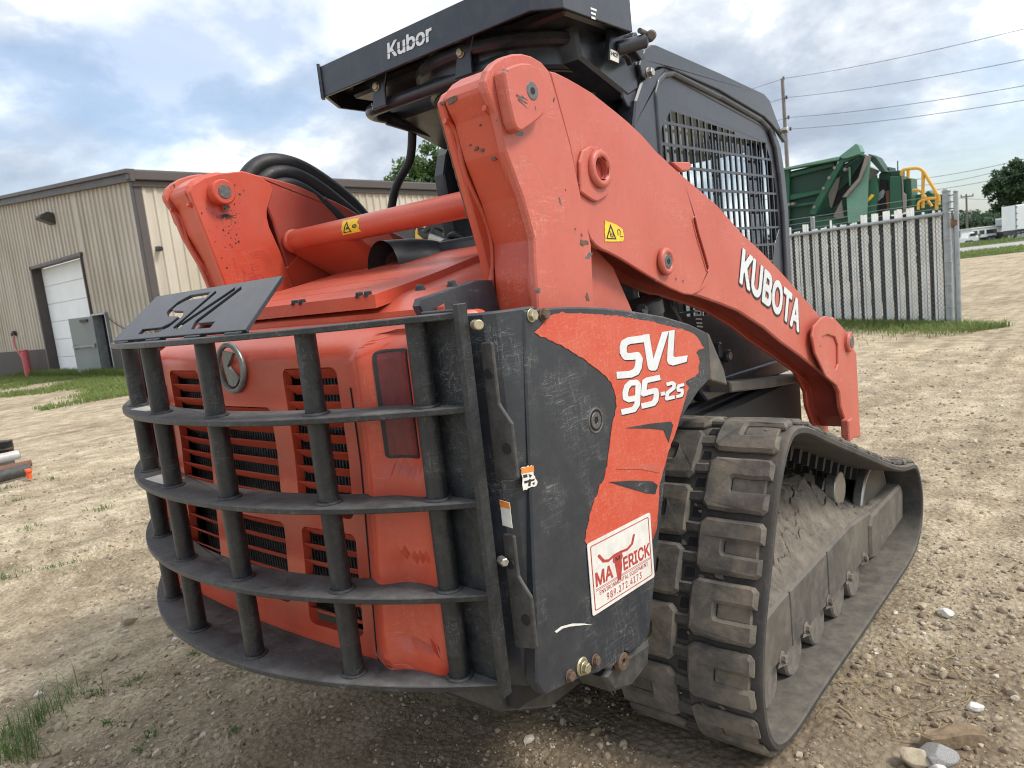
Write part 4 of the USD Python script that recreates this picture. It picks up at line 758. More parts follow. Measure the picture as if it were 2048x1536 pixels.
part('cab_seat', [cbox((0, .95, 1.15), (.46, .42, .14), .04), cbox((0, .74, 1.42), (.44, .12, .55), .04), cbox((0, .72, 1.74), (.26, .09, .16), .03), cbox((.28, 1.0, 1.30), (.08, .34, .07), .02), cbox((-.28, 1.0, 1.30), (.08, .34, .07), .02)], 'seat_vinyl', CAB)
roofs = yz([(1282, 128), (1285, 116), (1293, 98), (1306, 88), (1316, 89), (1440, 144), (1531, 187), (1542, 200), (1560, 249), (1579, 281), (1572, 284), (1558, 262), (1545, 246), (1531, 232), (1440, 178), (1335, 132), (1318, 133), (1306, 145), (1296, 157), (1288, 150)], .485)
part('roof_side_plate', slab(roofs, .465, .480, .003), 'cab_black_paint', CAB); part('roof_side_plate', mirrored(slab(roofs, .465, .480, .003)), 'cab_black_paint', CAB)
part('cab_roof', [slab([(.50, 2.02), (.58, 2.065), (1.56, 1.935), (1.70, 1.85), (1.68, 1.83), (1.54, 1.895), (.58, 2.01)], -.465, .465, .004)], 'cab_black_paint', CAB)
part('roof_bolt', hexbolt(at((1297, 146), x=.48), (1, 0, 0), .014, .018), 'steel', CAB); part('roof_bolt', hexbolt(at((1563, 262), x=.48), (1, 0, 0), .014, .03), 'steel', CAB)
part('cab_rear_bracket', slab(yz([(1241, 128), (1280, 127), (1282, 150), (1272, 205), (1266, 219), (1256, 212), (1247, 195), (1242, 160)], .455), .443, .455, .003), 'cab_black_paint', CAB)
part('bracket_sticker', flat_on(sbox(0, 0, 1, 1), at((1256, 176), x=.4555), at((1266, 178), x=.4555)-at((1256, 176), x=.4555), at((1255, 152), x=.4555)-at((1256, 176), x=.4555), .001), 'sticker_white', CAB)
part('bracket_sticker_mark', flat_on(sbox(.2, .15, .8, .45), at((1256, 176), x=.457), at((1266, 178), x=.457)-at((1256, 176), x=.457), at((1255, 152), x=.457)-at((1256, 176), x=.457), .0006), 'red_print', CAB)
part('door_slots', [slab(Polygon(yz([(a, b), (a+11, b+1), (a+11, b+4), (a, b+3)], .472)), .469, .4715, .0003) for a, b in ((1390, 620), (1391, 628), (1393, 636), (1394, 644), (1395, 651))], 'white_print', CAB)
part('door_lock', cyl(at((1446, 712), x=.46), at((1446, 712), x=.46)+np.array([.03, 0, 0]), .026, 20, .004), 'plastic_black', CAB); part('door_latch', [cbox(at((1436, 700), x=.48), (.03, .03, .06), .006)], 'plastic_black', CAB)
part('door_pull', cyl(at((1446, 712), x=.46)+np.array([.029, 0, 0]), at((1446, 712), x=.46)+np.array([.034, 0, 0]), .015, 20, .001), 'steel', CAB)
# canopy tray above the rear window
TP = [(-.445, -.118), (.482, -.118), (.548, -.055), (.548, .30), (-.548, .30), (-.548, .02)]
tp = Polygon(TP); ring = tp.difference(tp.buffer(-.012, join_style='mitre'))
CAN = part('rear_canopy', [plan(ring, 2.056, 2.150, .002), plan(tp, 2.146, 2.158, .002), plan(tp.buffer(-.013, join_style='mitre'), 2.108, 2.116, .002)], 'cab_black_paint', label='black tray-shaped canopy over the rear of the cab')
part('canopy_end_flange', plan([(-.462, -.112), (-.445, -.130), (-.438, -.122), (-.455, -.104)], 2.05, 2.166, .001), 'cab_black_paint', CAN)
part('canopy_underside', [plan(Point(0.12, .26).buffer(.30), 1.97, 2.108, .01), plan(Point(.12, .26).buffer(.34), 2.03, 2.07, .01), bx(-.46, .50, .02, .28, 2.07, 2.11, .01), slab([(.12, 2.10), (.47, 2.10), (.47, 1.93), (.40, 1.90), (.14, 1.98)], -.40, .46, .01), slab([(.30, 2.0), (.47, 2.0), (.47, 1.62), (.42, 1.60), (.34, 1.80)], .22, .38, .01)], 'cab_black_paint', CAN)
part('underside_ribs', [tube([(.12+r*math.cos(t), .26+r*math.sin(t), 1.968) for t in np.linspace(0, 2*np.pi, 49)[:-1]], .005, 6, closed=True) for r in (.10, .16, .22, .28)], 'plastic_black', CAN)
for q in ((757, 172), (925, 102)):
    c = at(q, y=-.06); xx = c[0]
    part('canopy_bracket', elev([(xx-.055, 2.075), (xx+.055, 2.075), (xx+.035, 2.03), (xx+.032, 1.975), (xx-.038, 1.975), (xx-.022, 2.03)], -.068, -.058, .002), 'cab_black_paint', CAN)
    part('canopy_bolt', hexbolt((xx-.0, -.069, 2.042), (0, -1, 0), .0125, .010), 'zinc_bolt', CAN)
LT = bend([(.33, -.02, 1.992), (-.362, -.02, 1.992), (-.395, .30, 1.992), (-.395, .50, 1.97)], .085, 9)
part('lift_tube', tube(LT, .022, 18), 'cab_black_paint', CAN, smooth=40)
LT2 = bend([(-.375, .02, 1.992), (-.40, .10, 1.93), (-.28, .48, 1.88)], .06, 8)
part('lift_tube', tube([(-.37, .10, 1.985), (-.36, .25, 1.96), (-.35, .48, 1.93)], .022, 14), 'cab_black_paint', CAN, smooth=40)
kb = affinity.skew(text_shape('Kubor', 3), xs=6, origin=(0, 0)); bl, br, tl = at((776, 118), y=-.1185), at((868, 94), y=-.1185), at((773, 93), y=-.1185)
bl = np.array([bl[0], -.1188, 2.088]); wd = float(at((866, 80), y=-.1188)[0]-bl[0])
kbs = fit(kb, 0, wd, 0, .048).difference(union_all([sbox(-1, .0165, 1, .0185)]))
part('canopy_lettering', flat_on(kbs, (bl[0], -.1186, 2.086), (1, 0, 0), (0, 0, 1), .0012), 'white_print', CAN)
for i, t in enumerate(('LIFT', 'POINT')):
    part('tube_lettering', flat_on(fit(text_shape(t, 1), 0, .036, 0, .010), (-.285, -.0425, 1.9965-.0135*i), (1, 0, 0), (0, 0, 1), .0012), 'white_print', CAN)
part('canopy_side_sticker', [flat_on(sbox(0, 0, w, .006), at((1181, 19), x=.5485)+np.array([0, 0, -.012*i]), (0, 1, 0), (0, 0, 1), .001) for i, w in enumerate((.03, .024, .02))], 'white_print', CAN)
o = at((1222, 117), x=.545); part('canopy_post', [slab(yz([(1218, 58), (1262, 66), (1282, 92), (1287, 116), (1262, 130), (1258, 118), (1249, 110), (1240, 116), (1236, 128), (1216, 120)], .50), .485, .505, .003)], 'cab_black_paint', CAN)
part('side_sticker', flat_on(sbox(0, 0, 1, 1), at((1220, 119), x=.5065), at((1237, 126), x=.5065)-at((1220, 119), x=.5065), at((1221, 98), x=.5065)-at((1220, 119), x=.5065), .001), 'sticker_white', CAN)
part('side_sticker_text', flat_on(fit(text_shape('HO/', 3), .12, .88, .42, .85), at((1220, 119), x=.508), at((1237, 126), x=.508)-at((1220, 119), x=.508), at((1221, 98), x=.508)-at((1220, 119), x=.508), .0006), 'black_print', CAN)
wl = part('work_light', [cyl(at((1232, 98), x=.50), at((1294, 81), x=.57), .021, 20, .006), slab(yz([(1262, 66), (1268, 66), (1286, 118), (1278, 122), (1258, 92)], .52), .51, .53, .003)], 'cab_black_paint', CAN)
part('light_lever', [tube(spline([at(q, x=.565) for q in [(1279, 61), (1290, 66), (1298, 72), (1304, 80)]], 14), .008, 10), cyl(at((1297, 75), x=.54), at((1303, 70), x=.585), .016, 14, .005)], 'frame_paint', CAN)

# ---- prints on the arms
AXP = .7136
bl, br, tl = at((1478, 562), x=.7055), at((1597, 662), x=.7055), at((1484, 499), x=.7055)
K = text_shape('KUBOTA', 4); k0, _, k1, _ = K.bounds; K = affinity.scale(affinity.translate(K, -k0, 0), 1/(k1-k0), 1, origin=(0, 0))
part('brand_lettering', flat_on(K, bl+[.0012, 0, 0], br-bl, tl-bl, .0012), 'white_print', ARM_R)
g = affinity.scale(K, 1, .36, origin=(0, 0)).buffer(.016).buffer(-.003); part('lettering_outline', flat_on(affinity.translate(affinity.scale(g, 1, 1/.36, origin=(0, 0)), .006, -.03), bl+[.0004, 0, 0], br-bl, tl-bl, .0006), 'black_print', ARM_R)
def warn_arm(q, x, par, name='warning_sticker'):
    o, u, v = at(q[0], x=x), at(q[1], x=x), at(q[2], x=x); u, v = u-o, v-o; sh = jag(Polygon([(0, 0), (.92, -.02), (1.0, .16), (.93, .62), (.52, .86), (.03, 1.0)]), .12, .012, 4)
    part(name, flat_on(sh, o, u, v, .001), 'yellow_sticker', par); n = np.array([.0011, 0, 0])
    tri = Polygon([(.05, .12), (.58, .10), (.30, .84)]); part('sticker_print', flat_on(union_all([tri.difference(tri.buffer(-.055)), strokes([[(.26, .5), (.28, .25), (.40, .2), (.42, .4)], [(.33, .3), (.36, .42)], [(.68, .30), (.66, .55), (.74, .60), (.80, .50), (.78, .3)], [(.78, .24), (.95, .24)]], .035)]), o+n, u, v, .0005), 'black_print', par)
warn_arm([(1210, 483), (1248, 483), (1208, 441)], AXP, ARM_R)
# yellow sticker wrapped on the cross tube
def wrap(shape, x0, w, a0, a1, r):
    g = seg(shape, .12); m = trimesh.util.concatenate([trimesh.creation.extrude_polygon(q, 1.0, engine='earcut') for q in getattr(g, 'geoms', [g])]); v, fc = trimesh.remesh.subdivide_to_size(m.vertices*[1, 1, .01], m.faces, .12); v = v*[1, 1, 100]
    an = a0+(a1-a0)*v[:, 1]; rr = r+v[:, 2]*.0008; return trimesh.Trimesh(np.c_[x0+w*v[:, 0], tc[0]-rr*np.cos(an), tc[1]+rr*np.sin(an)], fc, process=False)
xw = float(at((683, 455), y=tc[0]-.037)[0]); sh = jag(Polygon([(0, 0), (1, -.02), (.93, .2), (1.0, .45), (.88, .6), (.97, .95), (.02, 1)]), .12, .01, 8)
ct = '/World/compact_track_loader/arm_cross_tube'
part('warning_sticker', wrap(sh, xw, .092, -.50, .75, .0378), 'yellow_sticker', ct); tri = Polygon([(.06, .12), (.52, .12), (.30, .86)])
part('sticker_print', wrap(union_all([tri.difference(tri.buffer(-.05)), strokes([[(.25, .3), (.33, .45), (.38, .3)]], .05), Point(.73, .42).buffer(.12).difference(Point(.73, .42).buffer(.08)), strokes([[(.66, .34), (.80, .5)]], .04)]), xw, .092, -.50, .75, .0388), 'black_print', ct)

# ================================================================== THE YARD: BUILDING
def colour(name, c, rough=.6, **k): return plain(name, c, rough, k.get('metal', 0), k.get('var', .12), k.get('scale', 2.0), k.get('bump', 0))
colour('brown_trim', (.060, .048, .043), .5, var=.12); colour('brown_base', (.045, .034, .030), .7, var=.25)
colour('white_door', (.66, .68, .67), .5, var=.06); colour('grey_door', (.20, .22, .21), .5, var=.10); colour('pink_bollard', (.50, .10, .10), .6, var=.2, scale=6); colour('galvanised', (.27, .29, .30), .45, metal=.4, var=.25, scale=12); colour('roof_metal', (.10, .095, .09), .5)
for nm, c in (('shaded_tan_cladding', (.40, .355, .285)), ('lit_tan_cladding', (.46, .41, .33))):  # same cladding twice: gable shade and brighter side wall painted into the colours
    N = {'g': ('geometry', {}), 'm': ('mapping', {'scale': (2.2, 2.2, .14)}), 'n': ('noise_texture', {'scale': 1.3, 'detail': 7., 'roughness': .65}), 'r': ('rgb_ramp', {'ramp': [(.28, tuple(np.array(c)*.70)), (.5, tuple(np.array(c)*.97)), (.75, tuple(np.array(c)*1.06))]}), 'k': ('noise_texture', {'scale': .5, 'detail': 5.}), 'kr': ('rgb_ramp', {'ramp': [(.35, (.86, .84, .80)), (.6, (1.02, 1.02, 1.02))]}), 'x': ('mix', {'mix_type': 'multiply', 'fac': 1.}), 'p': ('principled_bsdf', {'roughness': .5})}
    mat(nm, N, [('g.position', 'm.vector'), ('m.vector', 'n.vector'), ('n.fac', 'r.fac'), ('g.position', 'k.vector'), ('k.fac', 'kr.fac'), ('r.color', 'x.color1'), ('kr.color', 'x.color2'), ('x.color', 'p.base_color')])
BXX, BY, BH, SLP = -18.74, 7.40, 5.30, .089
XP = -34.0; XE = 2*XP-BXX                                   # ridge, far corner
bt = '/World/metal_building'; assert thing('metal_building', 'tan corrugated metal building with dark brown trim and base, left background', 'building', (XP, BY, GZ)) == bt
def bpart(n, m, mt, par=bt, **k): return obj(n, m, MAT[mt], par, **k)
def ribbed(L, pitch, d):
    """Outline of ribbed sheet along its length: (along, out) points."""
    P = []; s = 0
    while s < L-1e-6:
        P += [(s, 0), (s+pitch*.52, 0), (s+pitch*.62, d), (s+pitch*.88, d), (s+pitch*.98, 0)]; s += pitch
    return [p for p in P if p[0] <= L]+[(L, 0)]
def rib_wall(P, place, z0, ztop):
    a = np.array([p[0] for p in P]); o = np.array([p[1] for p in P]); n = len(a)
    V = np.vstack([[place(x, q, z0(x)) for x, q in zip(a, o)], [place(x, q, ztop(x)) for x, q in zip(a, o)]])
    i = np.arange(n-1); return trimesh.Trimesh(V, np.vstack([np.stack([i, i+1, i+1+n], 1), np.stack([i, i+1+n, i+n], 1)]), process=False)
DX0, DX1, DZ = -27.39, -23.03, 3.65; MX0, MX1, MZ = -22.86, -21.93, 1.80; WZ = .90
topz = lambda x: BH+SLP*(min(BXX-x, x-XE))
def gable(x0, x1, z0f, zf=None):
    P = ribbed(x1-x0, .305, .038); return rib_wall(P, lambda a, o, z: (x0+a, BY-o, z), lambda a: z0f, (lambda a: topz(x0+a)) if zf is None else (lambda a: zf))
bpart('gable_cladding', [gable(XE, DX0, WZ), gable(DX0, DX1, DZ), gable(DX1, MX0, MZ if False else WZ+.9), gable(MX0, MX1, MZ), gable(MX1, BXX, WZ)], 'shaded_tan_cladding')
bpart('gable_cladding', [gable(DX1, MX0, WZ, 1.8)], 'shaded_tan_cladding')
bpart('side_cladding', rib_wall(ribbed(34, .305, .038), lambda a, o, z: (BXX+o, BY+a, z), lambda a: GZ, lambda a: BH), 'lit_tan_cladding')
bpart('wall_core', [bx(XE+.1, DX0-.02, BY+.08, BY+.3, GZ, BH-.1), bx(DX1+.02, MX0-.02, BY+.08, BY+.3, GZ, BH), bx(MX1+.02, BXX-.1, BY+.08, BY+.3, GZ, BH-.1), bx(DX0, BXX-.1, BY+.08, BY+.3, DZ+.02, BH-.1), bx(BXX-.3, BXX-.03, BY+.1, BY+34, GZ, BH-.05), bx(XE, BXX-.3, BY+5, BY+5.1, GZ, 4.5)], 'brown_base')
bpart('base_band', [bx(XE, DX0-.001, BY-.06, BY+.07, GZ-.2, WZ), bx(DX1+.001, MX0-.05, BY-.06, BY+.07, GZ-.2, WZ), bx(MX1+.05, BXX+.02, BY-.06, BY+.07, GZ-.2, WZ)], 'brown_base')
bpart('corner_trim', [bx(BXX-.11, BXX+.055, BY-.065, BY-.04, WZ+.01, BH+.02), bx(BXX+.042, BXX+.062, BY-.035, BY+.16, GZ, BH-.02)], 'brown_trim')
def rake(o0, o1, d0, d1): return elev([(XE, topz(XE)+o0), (XP, topz(XP)+o0), (BXX+.25, topz(BXX)+o0-.02), (BXX+.25, topz(BXX)+o1-.02), (XP, topz(XP)+o1), (XE, topz(XE)+o1)], BY-d1, BY-d0, .005)
bpart('rake_trim', [rake(-.16, .04, .04, .16), rake(.04, .15, .02, .25)], 'brown_trim')
bpart('gutter', [bx(BXX+.05, BXX+.24, BY-.20, BY+34, BH-.14, BH+.10, .02), bx(BXX+.04, BXX+.12, BY-.10, BY+34, BH-.30, BH-.145, .01)], 'brown_trim')
bpart('roof', slab([(BY-.2, 0), (BY+34, 0), (BY+34, .05), (BY-.2, .05)], 0, 1, .001, to=lambda a, b, h: (BXX+.2-h*(BXX+.2-XP), a, BH+.08+b+h*SLP*(BXX-XP))), 'roof_metal')
od = bpart('overhead_door', bx(DX0, DX1, BY+.27, BY+.31, GZ, DZ), 'white_door')
for k in range(6): bpart('door_panel', bx(DX0+.02, DX1-.02, BY+.235, BY+.268, GZ+k*.615+.005, GZ+(k+1)*.615-.005, .006), 'white_door', od)
bpart('door_jamb', [bx(DX0-.14, DX0, BY-.075, BY+.27, GZ, DZ+.10)], 'brown_trim'); bpart('door_head', bx(DX0-.14, DX1+.12, BY-.075, BY+.23, DZ, DZ+.10), 'brown_trim')
bpart('door_jamb', bx(DX1, DX1+.06, BY-.07, BY+.27, GZ, DZ), 'brown_trim')
df_ = bpart('personnel_door_frame', [bx(MX0-.06, MX0, BY-.09, BY+.2, GZ, MZ+.06), bx(MX1, MX1+.06, BY-.09, BY+.2, GZ, MZ+.06), bx(MX0, MX1, BY-.09, BY+.2, MZ, MZ+.06)], 'galvanised')
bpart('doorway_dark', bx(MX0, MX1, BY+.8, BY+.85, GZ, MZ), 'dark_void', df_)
h0, h1 = np.array([MX0, BY-.07]), np.array([-23.62, 7.0]); dd = (h1-h0)/np.linalg.norm(h1-h0); W_ = .95; nn_ = np.array([-dd[1], dd[0]])
def leafbox(a0, a1, z0, z1, t0, t1): return hull([(*(h0+dd*a+nn_*t), z) for a in (a0, a1) for z in (z0, z1) for t in (t0, t1)])
lf = bpart('personnel_door', leafbox(0, W_, GZ+.03, MZ-.01, -.02, .02), 'grey_door')
bpart('push_bar', [leafbox(.10, W_-.04, .87, .93, .03, .07), leafbox(.05, .12, .84, .96, .02, .08), leafbox(W_-.12, W_-.04, .84, .96, .02, .08)], 'galvanised', lf); bpart('door_closer', leafbox(.18, .45, MZ-.16, MZ-.08, .02, .09), 'brown_trim', lf)
wl_ = thing('wall_lamp', 'grey flood lamp mounted high on the tan gable wall', 'lamp', (-24.7, BY-.05, 4.95))
obj('lamp_housing', slab([(7.36, 4.82), (7.36, 5.16), (7.18, 5.20), (6.96, 5.10), (6.93, 5.02)], -24.92, -24.48, .02), MAT['hinge_steel'], wl_); obj('lamp_lens', slab([(7.32, 4.84), (6.96, 5.00), (6.955, 4.985), (7.315, 4.822)], -24.88, -24.52, .003), MAT['fin_metal'], wl_)
sc_ = thing('wall_camera', 'small black fixture on the wall beside the brown corner trim', 'camera', (BXX+.1, BY+.7, 3.2))
c = at((317, 497), x=BXX+.06); obj('camera_body', [cyl(c, c+[.22, -.05, -.03], .07, 16, .01)], MAT['plastic_black'], sc_); obj('camera_mount', cbox(c+[-.03, 0, .0], (.06, .12, .12), .01), MAT['plastic_black'], sc_)
bo = thing('bollard', 'faded red round bollard standing in the grass left of the white overhead door', 'bollard', (-28.42, 6.95, GZ))
obj('bollard_pipe', cyl((-28.42, 6.95, GZ-.1), (-28.42, 6.95, .90), .115, 28, .01), MAT['pink_bollard'], bo, smooth=30); obj('bollard_cap', cyl((-28.42, 6.95, .90), (-28.42, 6.95, .955), .112, 28, .03), MAT['pink_bollard'], bo, smooth=50)
ho = thing('wall_hose', 'thin red hose hanging from a wall tap down to the bollard', 'hose', (-30.2, BY-.1, GZ))
obj('hose_line', tube(spline([(-30.3, BY-.12, 1.52), (-30.2, BY-.2, 1.2), (-29.7, BY-.22, .75), (-29.0, BY-.25, .28), (-28.4, BY-.3, .02)], 30), .028, 8), MAT['pink_bollard'], ho); obj('tap', [cyl((-30.38, BY-.02, 1.54), (-30.38, BY-.2, 1.54), .06, 12), cbox((-30.38, BY-.1, 1.62), (.2, .1, .1), .02)], MAT['hinge_steel'], ho)
cb = [(-21.9, BY-.08, 1.82), (-21.4, BY-.09, 1.55), (-20.6, BY-.09, 1.30), (-19.6, BY-.09, 1.20), (-18.8, BY-.09, 1.20)]
obj('wall_cable', tube(spline(cb, 30), .016, 6), MAT['brown_trim'], label='thin cable sagging along the tan wall right of the open grey door', cat='cable')

# ---- steel lying at the left edge
def bar(name, q0, q1, z, r, m, lab, shape='pipe', extra=None):
    a, b = at(q0, z=z), at(q1, z=z); t = thing(name, lab, 'pipe' if shape == 'pipe' else 'steel bar', ((a+b)/2*[1, 1, 0]+[0, 0, z-r]), 'lengths of steel lying at the left edge')
    d = (b-a)/np.linalg.norm(b-a)
    if shape == 'pipe':
        obj('pipe_wall', [tube(np.linspace(a, b, 6), r, 22, caps=False), tube(np.linspace(b, a, 6), r*.86, 22, caps=False)[0:0] if False else tube(np.linspace(a, b, 6), r*.86, 22, caps=False)], MAT[m], t, smooth=40)
        obj('pipe_end', slab(circ((0, 0), r, 22).difference(circ((0, 0), r*.86, 22)), 0, .004, .0005, to=lambda u, v, h: tuple(b+d*h+u*frame(d)[0]+v*frame(d)[1])), MAT['rusty_bolt'], t)
    else:
        n = np.cross(d, [0, 0, 1]); w = r
        P = [(-w, -w), (w, -w), (w, -w*.7), (-w*.7, -w*.7), (-w*.7, w*.7), (w, w*.7), (w, w), (-w, w)]
        obj('channel_bar', slab(P, 0, float(np.linalg.norm(b-a)), .002, to=lambda u, v, h: tuple(a+d*h+n*u+np.array([0, 0, v]))), MAT[m], t)
        obj('bar_end', slab(Polygon(P).buffer(-.003), 0, .003, .0005, to=lambda u, v, h: tuple(b+d*h+n*u+np.array([0, 0, v]))), MAT['rusty_bolt'], t)
    return t
plain('rusty_steel', (.16, .075, .042), .8, .2, .35, 20, .2); plain('white_pipe', (.40, .40, .38), .45, 0, .15, 10); plain('flag_orange', (.75, .10, .02), .6, 0, .1, 10)
bar('steel_channel', (-60, 897), (20, 889), .10, .055, 'hinge_steel', 'dark steel channel at the back of the pile at the left edge', 'bar')
bar('steel_channel', (-60, 908), (22, 899), .02, .055, 'rusty_steel', 'brown steel channel in front of the dark channel, left edge', 'bar')
bar('steel_pipe', (-60, 930), (37, 909), .10, .05, 'white_pipe', 'pale grey pipe in the pile at the left edge')
bar('steel_pipe', (-60, 938), (28, 922), .03, .04, 'galvanised', 'short grey pipe below the pale pipe, left edge')
bar('steel_pipe', (-60, 952), (62, 926), .015, .035, 'rusty_steel', 'thin rust brown pipe sticking out farthest from the pile')
q5 = bar('steel_pipe', (-60, 968), (56, 938), .035, .062, 'hinge_steel', 'thick black pipe lying in front of the pile with an orange tip')
b = at((58, 947), z=.03); obj('orange_tip', [cyl(b+[-.01, 0, -.05], b+[.0, 0, .03], .024, 12, .003), cbox(b+[0.0, 0, .03], (.07, .05, .03), .006)], MAT['flag_orange'], q5)

# ---- fence with white and black slats
FA, FB = np.array([-7.6, 15.75]), np.array([-.60, 11.52]); FD = (FB-FA); FLEN = np.linalg.norm(FD); FD /= FLEN; FN = np.array([FD[1], -FD[0]])
def fp(s, o, z): return np.array([*(FA+FD*s+FN*o), z])
plain('white_slat', (.80, .80, .75), .6, 0, .14, 3.0); plain('black_slat', (.006, .007, .007), .8, 0, .3, 5)
colour('fence_wire', (.20, .21, .21), .5, metal=.5)
FE = thing('slatted_fence', 'chain link fence with white and black slats in front of the green machine', 'fence', (*((FA+FB)/2), GZ))
RZ = 1.70
obj('top_rail', tube([fp(s, .035, RZ) for s in np.linspace(0, FLEN, 12)], .030, 12), MAT['galvanised'], FE, smooth=40); obj('bottom_rail', tube([fp(s, -.03, .08) for s in np.linspace(0, FLEN, 8)], .02, 8), MAT['galvanised'], FE)
def pslat(s, w, z0, z1, o, m, name='slat'): obj(name, hull([fp(s+a, o+b, z) for a in (-w/2, w/2) for b in (-.004, .004) for z in (z0, z1)]), MAT[m], FE)
s = FLEN-.03; k = 0; r5 = np.random.default_rng(5)
while s > .1:
    pslat(s, .105, GZ+.03, RZ+.04+.05*r5.random(), -.010, 'black_slat'); s -= .083
    hi = RZ+(.16 if r5.random() < .62 else .05)
    for i in range(3):
        top = hi-(.10 if r5.random() < .12 else 0)+.02*r5.random()
        pslat(s+.002*r5.normal(), .043, GZ+.02+.02*r5.random(), top, .003*r5.normal(), 'white_slat'); pslat(s-.0265, .016, GZ+.03, RZ-.02, -.010, 'black_slat', 'seam_strip'); s -= .053
    s -= .004
wires = []
for sg in (1, -1):
    for c0 in np.arange(-1.8, FLEN+1.8, .075):
        P = []
        for z in (GZ+.05, RZ):
            x = c0+sg*(z-.8); P.append((x, z))
        (xa, za), (xb, zb_) = P
        f0 = max(0, min(1, (0-xa)/(xb-xa) if sg > 0 else (FLEN-xa)/(xb-xa))); f1 = max(0, min(1, (FLEN-xa)/(xb-xa) if sg > 0 else (0-xa)/(xb-xa)))
        lo, hi_ = min(f0, f1), max(f0, f1)
        if hi_-lo < .02: continue
        a, b = (xa+(xb-xa)*lo, za+(zb_-za)*lo), (xa+(xb-xa)*hi_, za+(zb_-za)*hi_); wires.append(tube([fp(a[0], .016, a[1]), fp(b[0], .016, b[1])], .0030, 3, caps=False))
obj('chain_link_wire', wires, MAT['fence_wire'], FE, kind='stuff')
def post(s, o, z, r, name='fence_post', par=FE):
    p = fp(s, o, GZ-.2); return obj(name, [cyl(p, [*p[:2], z], r, 22), trimesh.Trimesh(*(lambda m: (m.vertices*[r*1.12, r*1.12, r*.8]+[*p[:2], z], m.faces))(trimesh.creation.icosphere(3)), process=False)], MAT['galvanised'], par, smooth=40)
pe = post(FLEN+.02, 0, 2.03, .056)
obj('tension_band', [tube([np.array([*fp(FLEN+.02, 0, z)])+[.059*math.cos(t), .059*math.sin(t), 0] for t in np.linspace(0, 2*np.pi, 25)[:-1]], .006, 6, closed=True) for z in (.25, .6, .95, 1.3, RZ, 1.85)], MAT['galvanised'], pe)
post(FLEN-3.05, -.12, 1.98, .04); post(FLEN-6.1, -.12, 1.98, .04)
for z in (1.80, 1.90, 2.0): obj('barbed_wire', tube([fp(s, -.02, z+.01*math.sin(s*3)) for s in np.linspace(0, FLEN, 30)], .005, 5), MAT['fence_wire'], FE)
gp = thing('gate_post', 'thinner grey gate post with a chained latch right of the fence end post', 'post', (*fp(FLEN+.20, .02, GZ),))
p = fp(FLEN+.20, .02, GZ); obj('post_tube', cyl(p+[0, 0, -.2], p+[0, 0, 2.03], .034, 18), MAT['galvanised'], gp, smooth=30); obj('post_cap', cyl(p+[0, 0, 2.03], p+[0, 0, 2.065], .036, 18, .012), MAT['galvanised'], gp, smooth=40)
obj('latch_chain', [tube([p+[.02*math.cos(t)-.06, .02*math.sin(t), 1.52+.03*k+.01*math.cos(t*2)] for t in np.linspace(0, 6.2, 10)], .006, 5) for k in range(5)]+[cbox(p+[-.02, 0, 1.58], (.08, .07, .10), .01)], MAT['rusty_steel'], gp)
obj('gate_rail', [tube([p+[-.05, .02, .05], p+[-.05, .02, 1.6]], .018, 10), cyl(p+[-.055, .02, 1.25], p+[.0, .02, 1.25], .014, 8), cyl(p+[-.055, .02, .55], p+[.0, .02, .55], .014, 8)], MAT['galvanised'], gp)
for z in (1.80, 1.90, 2.0): obj('wire_clip', cyl(p+[-.10, -.01, z], p+[.02, 0, z], .008, 6), MAT['hinge_steel'], gp)

# ---- green screening plant behind the fence
plain('green_paint', (.008, .072, .034), .5, 0, .22, 1.2); plain('dark_green_paint', (.005, .038, .022), .55, 0, .25, 1.5); plain('weathered_green', (.11, .23, .165), .55, 0, .28, 2.0); plain('rail_yellow', (.62, .34, .04), .5, 0, .12, 5); plain('dirty_steel', (.22, .19, .17), .7, .3, .3, 4)
GP = thing('screening_plant', 'large green screening machine with hopper and yellow railings behind the slatted fence', 'machine', (-3.2, 17.5, GZ))
GY = 16.8
def g(name, L, y, d, m, par=GP): return obj(name, elev([tuple(at((1560+a*.16602, 270+b*.16602), y=y)[[0, 2]]) for a, b in L], y, y+d, .012), MAT[m], par)
hp = g('hopper_panel', [(20, 420), (110, 440), (700, 300), (640, 420), (360, 960), (360, 1330), (20, 1330)], GY+.25, .08, 'dark_green_paint')
g('hopper_rib', [(20, 400), (115, 380), (110, 1330), (20, 1330)], GY+.10, .12, 'green_paint', hp); g('hopper_rib', [(110, 460), (640, 330), (640, 380), (115, 510)], GY+.14, .10, 'green_paint', hp)
g('hopper_rib', [(110, 720), (520, 650), (510, 700), (110, 790)], GY+.14, .10, 'green_paint', hp); g('hopper_rib', [(90, 840), (470, 790), (460, 830), (90, 880)], GY+.16, .08, 'green_paint', hp)
g('hopper_back', [(360, 500), (720, 430), (1040, 480), (1330, 560), (1330, 1200), (360, 1200)], GY+1.3, .1, 'dark_green_paint')
g('hopper_sill', [(60, 1020), (380, 1000), (800, 960), (860, 1330), (60, 1330)], GY+.30, 1.2, 'green_paint')
g('hopper_rim', [(20, 400), (700, 258), (722, 270), (710, 300), (20, 425)], GY-.05, .35, 'weathered_green')
g('hopper_wing', [(710, 258), (915, 100), (945, 118), (980, 200), (960, 230), (800, 280), (750, 285)], GY-.08, .30, 'weathered_green')
g('hopper_arm', [(725, 290), (960, 215), (985, 240), (770, 330), (680, 480), (420, 960), (350, 960), (380, 880), (600, 480)], GY-.02, .16, 'green_paint')
for q in ((655, 395), (590, 515), (522, 640), (410, 868), (105, 835), (150, 828), (780, 415)):
    p = at((1560+q[0]*.16602, 270+q[1]*.16602), y=GY-.05); obj('hopper_bolt', cyl(p, p+[0, .2, 0], .038, 8), MAT['dirty_steel'], hp)
